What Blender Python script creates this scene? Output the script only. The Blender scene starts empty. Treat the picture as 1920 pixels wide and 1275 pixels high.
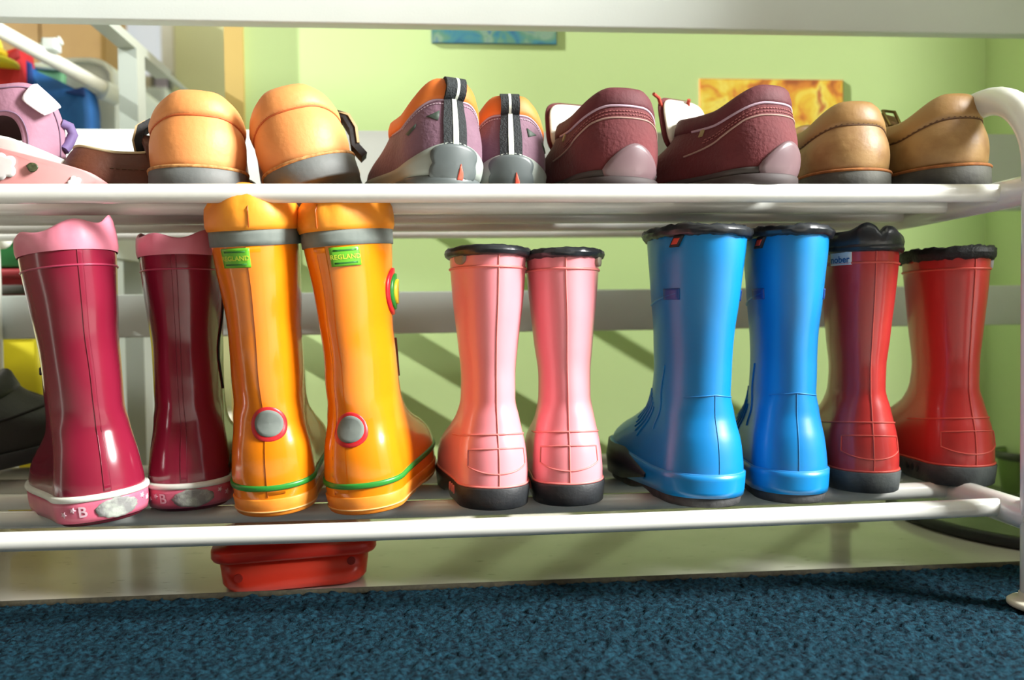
import bpy, math, random
import numpy as np
from mathutils import Vector, Matrix, noise as mnoise
random.seed(7)
PI = math.pi
scene = bpy.context.scene
COL = scene.collection

# ------------------------------------------------------------------ camera
F_PX = 1518.6
YAW, PITCH, ROLL = 0.0804, 0.0267, -0.0132
CAM = Vector((0, 0, 0.2528))
_r = Vector((math.cos(YAW), -math.sin(YAW), 0))
_f = Vector((math.sin(YAW) * math.cos(PITCH), math.cos(YAW) * math.cos(PITCH), -math.sin(PITCH)))
_u = _r.cross(_f)
CR = math.cos(ROLL) * _r + math.sin(ROLL) * _u
CU = -math.sin(ROLL) * _r + math.cos(ROLL) * _u
camd = bpy.data.cameras.new('camera')
cam = bpy.data.objects.new('camera', camd)
COL.objects.link(cam)
camd.sensor_width = 36.0
camd.lens = F_PX / 1920 * 36.0
camd.clip_start = 0.01
camd.dof.use_dof = True
camd.dof.focus_distance = 0.70
camd.dof.aperture_fstop = 4.0
m = Matrix((CR, CU, -_f)).transposed().to_4x4()
m.translation = CAM
cam.matrix_world = m
scene.camera = cam


def ray(px, py):
    return (_f + CR * ((px - 960) / F_PX) + CU * ((637.5 - py) / F_PX))


def at(px, py, Y):
    """world point seen at pixel (px,py) lying at depth plane y=Y"""
    d = ray(px, py)
    return CAM + d * ((Y - CAM.y) / d.y)


def atz(px, py, Z):
    d = ray(px, py)
    return CAM + d * ((Z - CAM.z) / d.z)


# ------------------------------------------------------------------ light
w = bpy.data.worlds.new('world')
scene.world = w
w.use_nodes = True
w.node_tree.nodes['Background'].inputs[0].default_value = (0.93, 0.98, 0.98, 1)
w.node_tree.nodes['Background'].inputs[1].default_value = 0.70


def lamp(name, typ, loc, target, energy, color, **kw):
    l = bpy.data.lights.new(name, typ)
    l.energy = energy
    l.color = color
    for k, v in kw.items():
        setattr(l, k, v)
    o = bpy.data.objects.new(name, l)
    COL.objects.link(o)
    o.location = loc
    o.rotation_euler = (Vector(target) - Vector(loc)).to_track_quat('-Z', 'Y').to_euler()
    return o


# daylight from the tall window in front of the rack, to the right of the camera
lamp('window_daylight', 'AREA', (2.05, -0.17, 1.45), (0.0, 0.75, 0.25), 205, (1.0, 0.995, 0.965),
     shape='RECTANGLE', size=0.60, size_y=0.8)
# low sun reaching the wall behind the rack from the left
SUND = Vector((1.0, 0.14, -0.62))
lamp('sun', 'SUN', (-2, 0, 2), Vector((-2, 0, 2)) + SUND, 13.5, (1.0, 0.985, 0.92), angle=0.0093)

scene.view_settings.view_transform = 'Standard'
scene.view_settings.look = 'None'
scene.view_settings.exposure = 0.12
scene.view_settings.gamma = 1.0
scene.view_settings.use_curve_mapping = False


# ------------------------------------------------------------------ materials
def lin(c):
    def f(v):
        v /= 255.0
        return v / 12.92 if v <= 0.04045 else ((v + 0.055) / 1.055) ** 2.4
    return (f(c[0]), f(c[1]), f(c[2]), 1.0)


_M = {}


def mat(name, rgb, rough=0.5, rgb2=None, nscale=30.0, bump=0.0, bscale=200.0, coat=0.0, metal=0.0,
        trans=0.0, sheen=0.0, spec=0.5, emit=None, contrast=(0.35, 0.65), sss=0.0):
    if name in _M:
        return _M[name]
    mt = bpy.data.materials.new(name)
    mt.use_nodes = True
    nt = mt.node_tree
    b = nt.nodes['Principled BSDF']
    b.inputs['Roughness'].default_value = rough
    b.inputs['Metallic'].default_value = metal
    b.inputs['Coat Weight'].default_value = coat
    b.inputs['Coat Roughness'].default_value = 0.08
    b.inputs['Transmission Weight'].default_value = trans
    b.inputs['Sheen Weight'].default_value = sheen
    b.inputs['Specular IOR Level'].default_value = spec
    tc = nt.nodes.new('ShaderNodeTexCoord')
    if rgb2 is None:
        rgb2 = tuple(min(255, v * 0.94) for v in rgb)
    n = nt.nodes.new('ShaderNodeTexNoise')
    n.inputs['Scale'].default_value = nscale
    n.inputs['Detail'].default_value = 4
    nt.links.new(tc.outputs['Object'], n.inputs['Vector'])
    cr = nt.nodes.new('ShaderNodeValToRGB')
    cr.color_ramp.elements[0].position = contrast[0]
    cr.color_ramp.elements[1].position = contrast[1]
    cr.color_ramp.elements[0].color = lin(rgb2)
    cr.color_ramp.elements[1].color = lin(rgb)
    nt.links.new(n.outputs['Fac'], cr.inputs['Fac'])
    nt.links.new(cr.outputs['Color'], b.inputs['Base Color'])
    if bump:
        n2 = nt.nodes.new('ShaderNodeTexNoise')
        n2.inputs['Scale'].default_value = bscale
        n2.inputs['Detail'].default_value = 3
        nt.links.new(tc.outputs['Object'], n2.inputs['Vector'])
        bp = nt.nodes.new('ShaderNodeBump')
        bp.inputs['Strength'].default_value = bump
        bp.inputs['Distance'].default_value = 0.002
        nt.links.new(n2.outputs['Fac'], bp.inputs['Height'])
        nt.links.new(bp.outputs['Normal'], b.inputs['Normal'])
    if emit:
        b.inputs['Emission Color'].default_value = lin(emit[0])
        b.inputs['Emission Strength'].default_value = emit[1]
    _M[name] = mt
    return mt


WHITE = mat('white_enamel', (236, 238, 232), 0.22, (228, 230, 222), 12, coat=0.3)
BOARD = mat('white_melamine', (208, 217, 212), 0.45, (202, 211, 206), 6, bump=0.05, bscale=400)
WALLG = mat('green_wall_paint', (197, 221, 158), 0.8, (192, 217, 152), 3, bump=0.03, bscale=260)
WALLP = mat('pale_wall_paint', (214, 216, 170), 0.85, (208, 211, 164), 3)
BLOCKW = mat('dark_blocker_brown', (92, 70, 50), 0.6, (76, 56, 40), 5)  # dark brown given to the added unseen walls to cut bounced light
OCHRE = mat('ochre_trim_paint', (192, 166, 96), 0.7, (184, 158, 88), 5)
GREYM = mat('grey_metal_paint', (176, 186, 180), 0.4, (168, 178, 172), 8)
BLACKR = mat('black_rubber', (34, 37, 40), 0.55, (26, 28, 31), 60, bump=0.15, bscale=300)
DUSTYR = mat('dusty_black_rubber', (84, 90, 90), 0.7, (52, 57, 60), 40, bump=0.2, bscale=300)
FLEECE = mat('black_fleece', (34, 36, 37), 0.6, (18, 19, 20), 180, bump=0.5, bscale=500)
VINYL = mat('black_vinyl', (44, 48, 52), 0.3, (34, 37, 41), 60, bump=0.25, bscale=120)
LINING = mat('dark_lining', (60, 56, 52), 0.95)


# ------------------------------------------------------------------ mesh helpers
def obj(name, verts, faces, material, parent=None, smooth=True, kind=None, label=None):
    me = bpy.data.meshes.new(name)
    me.from_pydata([tuple(v) for v in verts], [], [tuple(f) for f in faces])
    if smooth:
        me.polygons.foreach_set('use_smooth', [True] * len(me.polygons))
    if material:
        me.materials.append(material)
    me.update()
    o = bpy.data.objects.new(name, me)
    COL.objects.link(o)
    if parent:
        o.parent = parent
    if kind:
        o['kind'] = kind
    if label:
        o['label'] = label
    return o


def tag(o, label, cat, group=None):
    o['label'] = label
    o['category'] = cat
    if group:
        o['group'] = group
    return o


def thing(name, label, cat, loc=(0, 0, 0), yaw=0, roll=0, pitch=0, group=None, scale=1.0):
    o = bpy.data.objects.new(name, None)
    COL.objects.link(o)
    o.empty_display_size = 0.02
    o.location = loc
    o.rotation_mode = 'ZYX'
    o.rotation_euler = (math.radians(pitch), math.radians(roll), math.radians(yaw))
    o.scale = (scale,) * 3
    return tag(o, label, cat, group)


class MB:
    def __init__(self):
        self.v = []
        self.f = []

    def add(self, vs, fs):
        b = len(self.v)
        self.v += [tuple(v) for v in vs]
        self.f += [tuple(i + b for i in f) for f in fs]
        return self

    def grid(self, rows, closed=False, flip=False):
        """rows: list of lists of points"""
        n = len(rows[0])
        vs = [p for r in rows for p in r]
        fs = []
        for i in range(len(rows) - 1):
            for j in range(n if closed else n - 1):
                a, b = i * n + j, i * n + (j + 1) % n
                c, d = b + n, a + n
                fs.append((a, d, c, b) if flip else (a, b, c, d))
        return self.add(vs, fs)

    def cap(self, ring, flip=False):
        c = sum((Vector(p) for p in ring), Vector()) / len(ring)
        n = len(ring)
        return self.add(list(ring) + [c], [((j + 1) % n, j, n) if flip else (j, (j + 1) % n, n) for j in range(n)])

    def box(self, c, s, M=None):
        vs = [Vector((c[0] + s[0] / 2 * a, c[1] + s[1] / 2 * b, c[2] + s[2] / 2 * d))
              for d in (-1, 1) for b in (-1, 1) for a in (-1, 1)]
        if M:
            vs = [M @ v for v in vs]
        return self.add(vs, [(0, 2, 3, 1), (4, 5, 7, 6), (0, 1, 5, 4), (2, 6, 7, 3), (0, 4, 6, 2), (1, 3, 7, 5)])

    def rbox(self, c, s, r, n=4, bev=None):
        """box with rounded vertical corners (radius r), and bevelled top/bottom"""
        bev = bev if bev is not None else r * 0.3
        def ring(z, ins):
            pts = []
            hx, hy = s[0] / 2 - ins, s[1] / 2 - ins
            rr = max(r - ins, 1e-4)
            for q in range(4):
                cx = (hx - rr) * (1 if q in (0, 3) else -1)
                cy = (hy - rr) * (1 if q in (0, 1) else -1)
                for k in range(n + 1):
                    a = q * PI / 2 + k / n * PI / 2
                    pts.append(Vector((c[0] + cx + rr * math.cos(a), c[1] + cy + rr * math.sin(a), z)))
            return pts
        z0, z1 = c[2] - s[2] / 2, c[2] + s[2] / 2
        rows = [ring(z0, bev), ring(z0 + bev * .3, bev * .3), ring(z0 + bev, 0), ring(z1 - bev, 0),
                ring(z1 - bev * .3, bev * .3), ring(z1, bev)]
        self.grid(rows, True)
        self.cap(rows[0], True)
        self.cap(rows[-1])
        return self

    def tube(self, pts, r, n=10, closed=False, caps=True, prof=None):
        pts = [Vector(p) for p in pts]
        N = len(pts)
        rows = []
        up = None
        for i, p in enumerate(pts):
            a = pts[(i - 1) % N] if (closed or i > 0) else p
            b = pts[(i + 1) % N] if (closed or i < N - 1) else p
            t = (b - a).normalized()
            if up is None:
                up = Vector((0, 0, 1)) if abs(t.z) < 0.9 else Vector((1, 0, 0))
            x = t.cross(up).normalized()
            up = x.cross(t).normalized()
            ri = r(i / max(1, N - 1)) if callable(r) else r
            row = []
            for k in range(n):
                an = 2 * PI * k / n
                q = ri if prof is None else ri * prof(an)
                row.append(p + (x * math.cos(an) + up * math.sin(an)) * q)
            rows.append(row)
        if closed:
            rows.append(rows[0])
        self.grid(rows, True, flip=True)
        if caps and not closed:
            self.cap(rows[0])
            self.cap(rows[-1], True)
        return self

    def build(self, name, material, parent=None, smooth=True, kind=None, label=None):
        return obj(name, self.v, self.f, material, parent, smooth, kind, label)


def autosmooth(o, deg=35):
    """flat-ish hard edges for boxes"""
    me = o.data
    import bmesh
    bm = bmesh.new()
    bm.from_mesh(me)
    bmesh.ops.remove_doubles(bm, verts=bm.verts, dist=1e-6)
    bmesh.ops.recalc_face_normals(bm, faces=bm.faces)
    for e in bm.edges:
        if len(e.link_faces) == 2 and e.calc_face_angle(0) > math.radians(deg):
            e.smooth = False
    bm.to_mesh(me)
    bm.free()
    return o


def pchip(xs, ys):
    n = len(xs)
    h = [xs[i + 1] - xs[i] for i in range(n - 1)]
    d = [(ys[i + 1] - ys[i]) / h[i] for i in range(n - 1)]
    mm = [0.0] * n
    mm[0], mm[-1] = d[0], d[-1]
    for i in range(1, n - 1):
        if d[i - 1] * d[i] > 0:
            w1, w2 = 2 * h[i] + h[i - 1], h[i] + 2 * h[i - 1]
            mm[i] = (w1 + w2) / (w1 / d[i - 1] + w2 / d[i])
    return mm


class Loft:
    """closed foot-shaped surface: t=0 heel back, +-pi toe; q = level (height)"""
    Y0 = 0.030

    def __init__(self, keys, zmap=None, wob=0.0, seed=0, lean=0.0):
        self.k = keys
        self.xs = [k[0] for k in keys]
        self.ms = [pchip(self.xs, [k[c] for k in keys]) for c in range(1, 7)]
        self.zmap = zmap
        self.wob = wob
        self.seed = seed
        self.cache = {}

    def row(self, q):
        q = min(max(q, self.xs[0]), self.xs[-1])
        if q in self.cache:
            return self.cache[q]
        i = 0
        while i < len(self.xs) - 2 and q > self.xs[i + 1]:
            i += 1
        h = self.xs[i + 1] - self.xs[i]
        s = (q - self.xs[i]) / h
        h00, h10, h01, h11 = 2*s**3-3*s*s+1, s**3-2*s*s+s, -2*s**3+3*s*s, s**3-s*s
        r = [h00 * self.k[i][c + 1] + h10 * h * self.ms[c][i] + h01 * self.k[i + 1][c + 1] + h11 * h * self.ms[c][i + 1]
             for c in range(6)]
        self.cache[q] = r
        return r

    def P(self, t, q, grow=0.0):
        yb, yf, wb, wf, rb, rf = self.row(q)
        yb -= grow; yf += grow; wb += grow; wf += grow; rb += grow; rf += grow
        if rb + rf > yf - yb:
            k = (yf - yb) / (rb + rf)
            rb *= k; rf *= k
        a = abs(t) / PI
        sg = 1 if t >= 0 else -1
        kk = max(0.0, 1 - (yf - yb - rb - rf) / 0.05)
        A, B = 0.36 + 0.14 * kk, 0.60 - 0.10 * kk
        if a < A:
            th = a / A * PI / 2
            x, y = wb * math.sin(th), yb + rb * (1 - math.cos(th))
        elif a < B and B - A > 1e-6:
            s = (a - A) / (B - A)
            s2 = s
            x, y = wb + (wf - wb) * (3*s*s-2*s**3), yb + rb + (yf - rf - yb - rb) * s2
        else:
            th = (a - B) / (1 - B) * PI / 2
            x, y = wf * math.cos(th), yf - rf + rf * math.sin(th)
        z = self.zmap(t, q) if self.zmap else q
        p = Vector((sg * x, y - self.Y0, z))
        if self.wob:
            nv = mnoise.noise_vector(p * 22 + Vector((self.seed * 3.1, self.seed, 0)))
            k = self.wob * min(1, max(0, (z - 0.03) / 0.05))
            p += Vector((nv.x, nv.y, 0)) * k
        return p

    def N(self, t, q):
        e, g = 0.01, 0.001 * (self.xs[-1] / 0.25)
        a = self.P(t + e, q) - self.P(t - e, q)
        b = self.P(t, q + g) - self.P(t, q - g)
        n = a.cross(b)
        if n.length < 1e-12:
            return Vector((0, -1, 0))
        return n.normalized()

    def O(self, t, q, off):
        return self.P(t, q) + self.N(t, q) * off

    def ts(self, n):
        # denser around the heel (towards camera) and the toe
        return [-PI + 2 * PI * j / n for j in range(n)]

    def surf(self, qs, n=72, grow=0.0, mb=None):
        mb = mb or MB()
        rows = [[self.P(t, q, grow) for t in self.ts(n)] for q in qs]
        mb.grid(rows, True)
        return mb, rows

    def q_of_z(self, t, z):
        if not self.zmap:
            return z
        lo, hi = self.xs[0], self.xs[-1]
        for _ in range(30):
            mid = (lo + hi) / 2
            if self.P(t, mid).z < z:
                lo = mid
            else:
                hi = mid
        return lo

    def map(self, t0, z0, dx, dz):
        q0 = self.q_of_z(t0, z0)
        d = (self.P(t0 + .02, q0) - self.P(t0 - .02, q0)).length / .04
        t = t0 + dx / max(d, 1e-5)
        return t, self.q_of_z(t, z0 + dz)

    # --- plates that follow the surface
    def plate(self, t0, t1, q0, q1, off, n=24, m_=4, qf0=None, qf1=None):
        """strip lying on the surface between two levels (callables of t allowed)"""
        mb = MB()
        rows = []
        for j in range(n + 1):
            t = t0 + (t1 - t0) * j / n
            a = qf0(t) if qf0 else q0
            b = qf1(t) if qf1 else q1
            col = [self.O(t, a, -0.0005)]
            for i in range(m_ + 1):
                col.append(self.O(t, a + (b - a) * i / m_, off))
            col.append(self.O(t, b, -0.0005))
            rows.append(col)
        mb.grid(rows, False)
        return mb

    def band(self, q0, q1, off, n=72, m_=4, bulge=0.0, qf0=None, qf1=None):
        mb = MB()
        rows = []
        for i in range(-1, m_ + 2):
            row = []
            for t in self.ts(n):
                a = qf0(t) if qf0 else q0
                b = qf1(t) if qf1 else q1
                s = min(max(i / m_, 0), 1)
                o_ = -0.0008 if i in (-1, m_ + 1) else off + bulge * math.sin(PI * s)
                row.append(self.O(t, a + (b - a) * s, o_))
            rows.append(row)
        mb.grid(rows, True)
        return mb

    def blob(self, t0, z0, poly, off, rings=4):
        """star-shaped flat patch stuck on the surface; poly in metres (dx,dz)"""
        mb = MB()
        rows = []
        lv = [((k + .02) / rings, off) for k in range(rings)] + [(.965, off), (1.0, off * .55), (1.0, -.0008)]
        for s, o_ in lv:
            row = []
            for (dx, dz) in poly:
                t, q = self.map(t0, z0, dx * s, dz * s)
                row.append(self.O(t, q, o_))
            rows.append(row)
        mb.grid(rows, True)
        mb.cap(rows[0])
        return mb

    def line(self, pts, r, n=6):
        """raised welt along [(t,q)...]"""
        return MB().tube([self.O(t, q, r * 0.3) for t, q in pts], r, n)

    def text(self, s, t0, z0, h, off, name, material, parent, flipx=False, bold=False):
        cu = bpy.data.curves.new('lettering', 'FONT')
        cu.body = s
        cu.align_x = 'CENTER'
        cu.align_y = 'CENTER'
        cu.size = h
        cu.offset = h * 0.02 if bold else 0
        cu.resolution_u = 3
        o = bpy.data.objects.new('lettering_tmp', cu)
        COL.objects.link(o)
        dg = bpy.context.evaluated_depsgraph_get()
        me = bpy.data.meshes.new_from_object(o.evaluated_get(dg))
        bpy.data.objects.remove(o)
        bpy.data.curves.remove(cu)
        for v in me.vertices:
            t, q = self.map(t0, z0, v.co.x, v.co.y)
            v.co = self.O(t, q, off)
        me.name = name
        me.materials.clear()
        me.materials.append(material)
        ob = bpy.data.objects.new(name, me)
        COL.objects.link(ob)
        ob.parent = parent
        return ob


def circ(r, n=28, sx=1.0, sz=1.0):
    return [(r * sx * math.cos(2*PI*k/n), r * sz * math.sin(2*PI*k/n)) for k in range(n)]


def rect(wd, h, r=0.0008, n=6):
    pts = []
    for a, b, c, d in ((1, -1, 1, 1), (1, 1, -1, 1), (-1, 1, -1, -1), (-1, -1, 1, -1)):
        for k in range(n):
            s = k / n
            pts.append(((a + (c - a) * s) * wd / 2, (b + (d - b) * s) * h / 2))
    return pts


def lerpz(a, b, n):
    return [a + (b - a) * i / n for i in range(n + 1)]


# =================================================================== SETTING
Y_WALL = 1.12
Y_BOARD = 1.0
Y_CARPET = 0.765
Z_UP, Z_LO, R_ROD, Y_ROD, DROD = 0.3578, 0.0778, 0.0080, 0.682, 0.075


def struct(name, mb, m_, smooth=False):
    o = mb.build(name, m_, None, smooth)
    o['kind'] = 'structure'
    return o


def lino():
    mt = mat('beige_linoleum', (214, 209, 202), 0.16, (200, 195, 186), 7, coat=0.25)
    nt = mt.node_tree
    b = nt.nodes['Principled BSDF']
    cr = [n for n in nt.nodes if n.type == 'VALTORGB'][0]
    tc = [n for n in nt.nodes if n.type == 'TEX_COORD'][0]
    mp = nt.nodes.new('ShaderNodeMapping')
    mp.inputs['Scale'].default_value = (40, 160, 40)
    mp.inputs['Rotation'].default_value = (0, 0, 0.5)
    n = nt.nodes.new('ShaderNodeTexNoise')
    n.inputs['Scale'].default_value = 1.2
    n.inputs['Detail'].default_value = 5
    nt.links.new(tc.outputs['Object'], mp.inputs['Vector'])
    nt.links.new(mp.outputs['Vector'], n.inputs['Vector'])
    r2 = nt.nodes.new('ShaderNodeValToRGB')
    r2.color_ramp.elements[0].position = 0.66
    r2.color_ramp.elements[1].position = 0.78
    r2.color_ramp.elements[0].color = (0, 0, 0, 1)
    r2.color_ramp.elements[1].color = (1, 1, 1, 1)
    nt.links.new(n.outputs['Fac'], r2.inputs['Fac'])
    mx = nt.nodes.new('ShaderNodeMix')
    mx.data_type = 'RGBA'
    nt.links.new(r2.outputs['Color'], mx.inputs[0])
    nt.links.new(cr.outputs['Color'], mx.inputs[6])
    mx.inputs[7].default_value = lin((128, 126, 108))
    nt.links.new(mx.outputs[2], b.inputs['Base Color'])
    return mt


struct('floor', MB().box((0.2, 1.2, -0.0555), (5.0, 6.0, 0.10)), lino())
XW0 = at(458, 100, Y_WALL).x
XW1 = at(1848, 300, Y_WALL).x
struct('wall_back', MB().box(((XW0 + XW1) / 2 + 0.05, Y_WALL + 0.05, 0.65), (XW1 - XW0 + 0.1, 0.10, 1.5)), WALLG)
struct('wall_right', MB().box((XW1 + 0.05, (Y_WALL + 0.53) / 2, 0.65), (0.10, Y_WALL - 0.53, 1.5)), WALLG)
xo = at(424, 100, Y_WALL).x
struct('trim_1', MB().box(((xo + XW0) / 2, Y_WALL + 0.045, 0.65), (XW0 - xo, 0.11, 1.5)), OCHRE)
# unseen wall added on the left to block the low sun from the rack front
struct('wall_left_blocker', MB().box((-1.50, -0.3975, 1.1), (0.10, 2.405, 2.4)), BLOCKW)
struct('wall_left_far_blocker', MB().box((-1.50, 1.385, 1.1), (0.10, 0.73, 2.4)).box((-1.50, 0.9125, 0.34), (0.10, .215, 0.88)), BLOCKW)  # unseen wall and sill, added to narrow the opening for sunlight
struct('wall_front_blocker', MB().box((0.35, -1.65, 1.1), (3.8, 0.10, 2.4)), BLOCKW)  # unseen wall behind the camera, added to cut sky light from the front
struct('ceiling_blocker', MB().box((-0.30, 0.45, 2.35), (2.5, 4.3, 0.10)), mat('ceiling_paint', (205, 205, 192), .9))  # unseen slab overhead, added to keep sky light out
# farther wall seen through the opening on the left, with a window
YF = 2.5
a, b = at(196, 165, YF), at(326, 40, YF)
c, d = at(-60, 200, YF), at(700, 200, YF)
wz0, wz1, wx0, wx1 = a.z, 1.75, a.x, b.x
fw = MB()
fw.box(((c.x - 1.2 + wx0) / 2, YF + .05, 0.95), (wx0 - c.x + 1.2, .1, 2.1))
fw.box(((d.x + wx1) / 2, YF + .05, 0.95), (d.x - wx1, .1, 2.1))
fw.box(((wx0 + wx1) / 2, YF + .05, (wz0 - .1) / 2), (wx1 - wx0, .1, wz0 + .1))
fw.box(((wx0 + wx1) / 2, YF + .05, (wz1 + 2.0) / 2), (wx1 - wx0, .1, 2.0 - wz1))
struct('wall_far', fw, WALLP)
wf_ = MB()
for xx in (wx0 + .02, wx1 - .02):
    wf_.box((xx, YF + .03, (wz0 + wz1) / 2), (.04, .05, wz1 - wz0))
for zz in (wz0 + .02, wz1 - .02):
    wf_.box(((wx0 + wx1) / 2, YF + .03, zz), (wx1 - wx0 - .08, .05, .04))
win = struct('window_1', wf_, WHITE)
gl = mat('window_glass', (254, 255, 255), 0.02, (254, 255, 255), trans=1.0)
MB().box(((wx0 + wx1) / 2, YF + .035, (wz0 + wz1) / 2), (wx1 - wx0 - .08, .006, wz1 - wz0 - .08)).build('pane', gl, win, False)

# ------------------------------------------------------------------ carpet
def carpet():
    rng = np.random.default_rng(3)
    x0, x1, y0, y1 = -0.95, 1.0, 0.30, Y_CARPET - 0.004
    st = 0.0026
    nx, ny = int((x1 - x0) / st), int((y1 - y0) / st)
    h = rng.random((ny + 1, nx + 1))
    h2 = h.copy()
    for _ in range(1):
        h2 = (h2 + np.roll(h2, 1, 0) + np.roll(h2, -1, 0) + np.roll(h2, 1, 1) + np.roll(h2, -1, 1)) / 5
    h = 0.35 * h + 0.65 * (h2 - h2.min()) / (h2.max() - h2.min())
    X, Yg = np.meshgrid(np.linspace(x0, x1, nx + 1), np.linspace(y0, y1, ny + 1))
    X = X + (rng.random(X.shape) - .5) * st * .8
    Yj = Yg + (rng.random(X.shape) - .5) * st * .8
    Yj[0] = Yg[0]; Yj[-1] = Yg[-1]
    Z = (h - .62) * 0.0062
    V = np.stack([X, Yj, Z], -1).reshape(-1, 3).astype(np.float32)
    idx = np.arange((ny + 1) * (nx + 1)).reshape(ny + 1, nx + 1)
    Fq = np.stack([idx[:-1, :-1], idx[:-1, 1:], idx[1:, 1:], idx[1:, :-1]], -1).reshape(-1, 4)
    me = bpy.data.meshes.new('carpet')
    me.vertices.add(len(V)); me.vertices.foreach_set('co', V.ravel())
    me.loops.add(Fq.size); me.loops.foreach_set('vertex_index', Fq.ravel().astype(np.int32))
    me.polygons.add(len(Fq))
    me.polygons.foreach_set('loop_start', np.arange(0, Fq.size, 4, dtype=np.int32))
    me.polygons.foreach_set('use_smooth', [True] * len(Fq))
    me.update(calc_edges=True)
    mt = mat('blue_carpet_pile', (24, 58, 72), 0.95, (6, 20, 29), 260, bump=0.5, bscale=900, spec=0.1,
             contrast=(0.36, 0.66))
    # sparse lighter fibres
    me.materials.append(mt)
    o = bpy.data.objects.new('carpet_pile', me)
    COL.objects.link(o)
    return o


crt = thing('carpet', 'dark blue-teal nubby carpet lying in front of the shoe rack', 'carpet', (0, 0, 0))
cp = carpet()
cp.parent = crt
cp['kind'] = 'stuff'
edge = MB()
bindm = mat('carpet_binding', (66, 62, 46), 0.9, (50, 48, 36), 200, bump=.4)
edge.tube([(-0.95, Y_CARPET - .003, -0.0005), (1.0, Y_CARPET - .003, -0.0005)], 0.0035, 8)
edge.build('edge_binding', bindm, crt)
MB().box((0.025, 0.53, -0.0045), (1.95, 0.46, 0.002)).build('backing', bindm, crt, False)

# ------------------------------------------------------------------ bench frame with boards
fr = thing('bench_frame', 'grey metal frame with white boards standing behind the shoe rack', 'bench', (0, 0, 0))


def board(py_top, py_bot, Y, x0, x1, th=.018, ref=1000, name='board'):
    zt, zb = at(ref, py_top, Y).z, at(ref, py_bot, Y).z
    mb = MB()
    cx = (x0 + x1) / 2
    # rounded long edges
    prof = []
    r = 0.002
    for cy, cz, a0 in ((Y + r, zb + r, PI), (Y + th - r, zb + r, 1.5 * PI), (Y + th - r, zt - r, 0), (Y + r, zt - r, .5 * PI)):
        for k in range(4):
            an = a0 + k / 3 * PI / 2
            prof.append((cy + r * math.cos(an), cz + r * math.sin(an)))
    rows = [[Vector((x, y, z)) for y, z in prof] for x in (x0, x1)]
    mb.grid(rows, True)
    mb.cap(rows[0]); mb.cap(rows[1], True)
    return autosmooth(mb.build(name, BOARD, fr))


board(544, 622, Y_BOARD, -0.75, XW1 - .01)
board(246, 395, Y_BOARD, -0.75, XW1 - .01)
board(-90, 49, 0.90, -0.75, XW1 - .01)
pc = at(241, 200, 1.14)
ztop = at(241, 90, 1.14).z
autosmooth(MB().box((pc.x, 1.155, ztop / 2 - .0025), (0.0245, 0.0300, ztop + .005)).build('post', GREYM, fr, False))
# beam running away from the camera on top of the post
p0, p1 = at(182, 46, 0.905), at(283, 112, 1.19)
bm_ = MB()
zb = ztop
bm_.box((pc.x, (0.92 + 1.28) / 2, zb + .006), (0.0225, 1.28 - 0.92, 0.012))
autosmooth(bm_.build('beam', GREYM, fr, False))
MB().tube([(pc.x + .004, 1.28, zb + .008), (pc.x + .004, 2.2, zb + .008)], 0.004, 8).build('rail', GREYM, fr)
for zc, hh in ((0.452, 0.030), (0.354, 0.036)):
    autosmooth(MB().box((pc.x, 1.079, zc), (0.0200, 0.122, hh)).build('cross_bar', GREYM, fr, False))

# ------------------------------------------------------------------ shoe rack
rack = thing('shoe_rack', 'white tubular two-tier shoe rack holding shoes above and boots below', 'shoe rack', (0, 0, 0))
XE = 0.497
for zc in (Z_UP, Z_LO):
    for i in range(5):
        y = Y_ROD + DROD * i
        sag = 0.0028 if zc == Z_LO else -0.0004
        pts = [(x, y, zc - sag * (1 - (x / .49) ** 2) + (sag * .35)) for x in lerpz(-0.520, 0.488, 20)]
        MB().tube(pts, R_ROD, 16).build('rod', WHITE, rack)
R_LEG = 0.0125
for sx in (-1, 1):
    X = XE if sx > 0 else -0.530
    for zc in (Z_UP, Z_LO):
        # side bar, oval tube
        pts = [(X, y, zc - .001) for y in lerpz(0.645, 1.02, 6)]
        MB().tube(pts, 0.013, 16).build('side_bar', WHITE, rack)
        for i in range(5):
            pass
    # end frame: front leg, arched hand rail, rear leg
    pts = [(X, 0.645, z) for z in lerpz(0.006, 0.375, 6)]
    rr = 0.070
    for k in range(1, 11):
        an = PI - k / 10 * PI / 2
        pts.append((X, 0.645 + rr + rr * math.cos(an), 0.375 + rr * math.sin(an)))
    pts += [(X, y, 0.445) for y in (0.78, 0.85, 0.92)]
    for k in range(1, 9):
        an = PI / 2 - k / 8 * PI / 2
        pts.append((X, 0.92 + rr * math.cos(an), 0.375 + rr * math.sin(an)))
    pts += [(X, 0.99, z) for z in lerpz(0.35, 0.006, 6)]
    MB().tube(pts, R_LEG, 18).build('end_frame', WHITE, rack)
    for y in (0.645, 0.99):
        mb = MB()
        prof = [(0.0, .0018), (.021, .0018), (.0225, .003), (.0225, .0055), (.020, .0075), (.0135, .0085), (.0135, .013), (.012, .014)]
        rows = [[Vector((X + max(r_, 1e-4) * math.cos(2*PI*k/28), y + max(r_, 1e-4) * math.sin(2*PI*k/28), z)) for k in range(28)] for r_, z in prof]
        mb.grid(rows, True)
        mb.build('foot_cap', mat('cream_plastic', (226, 222, 200), 0.4), rack)

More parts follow.
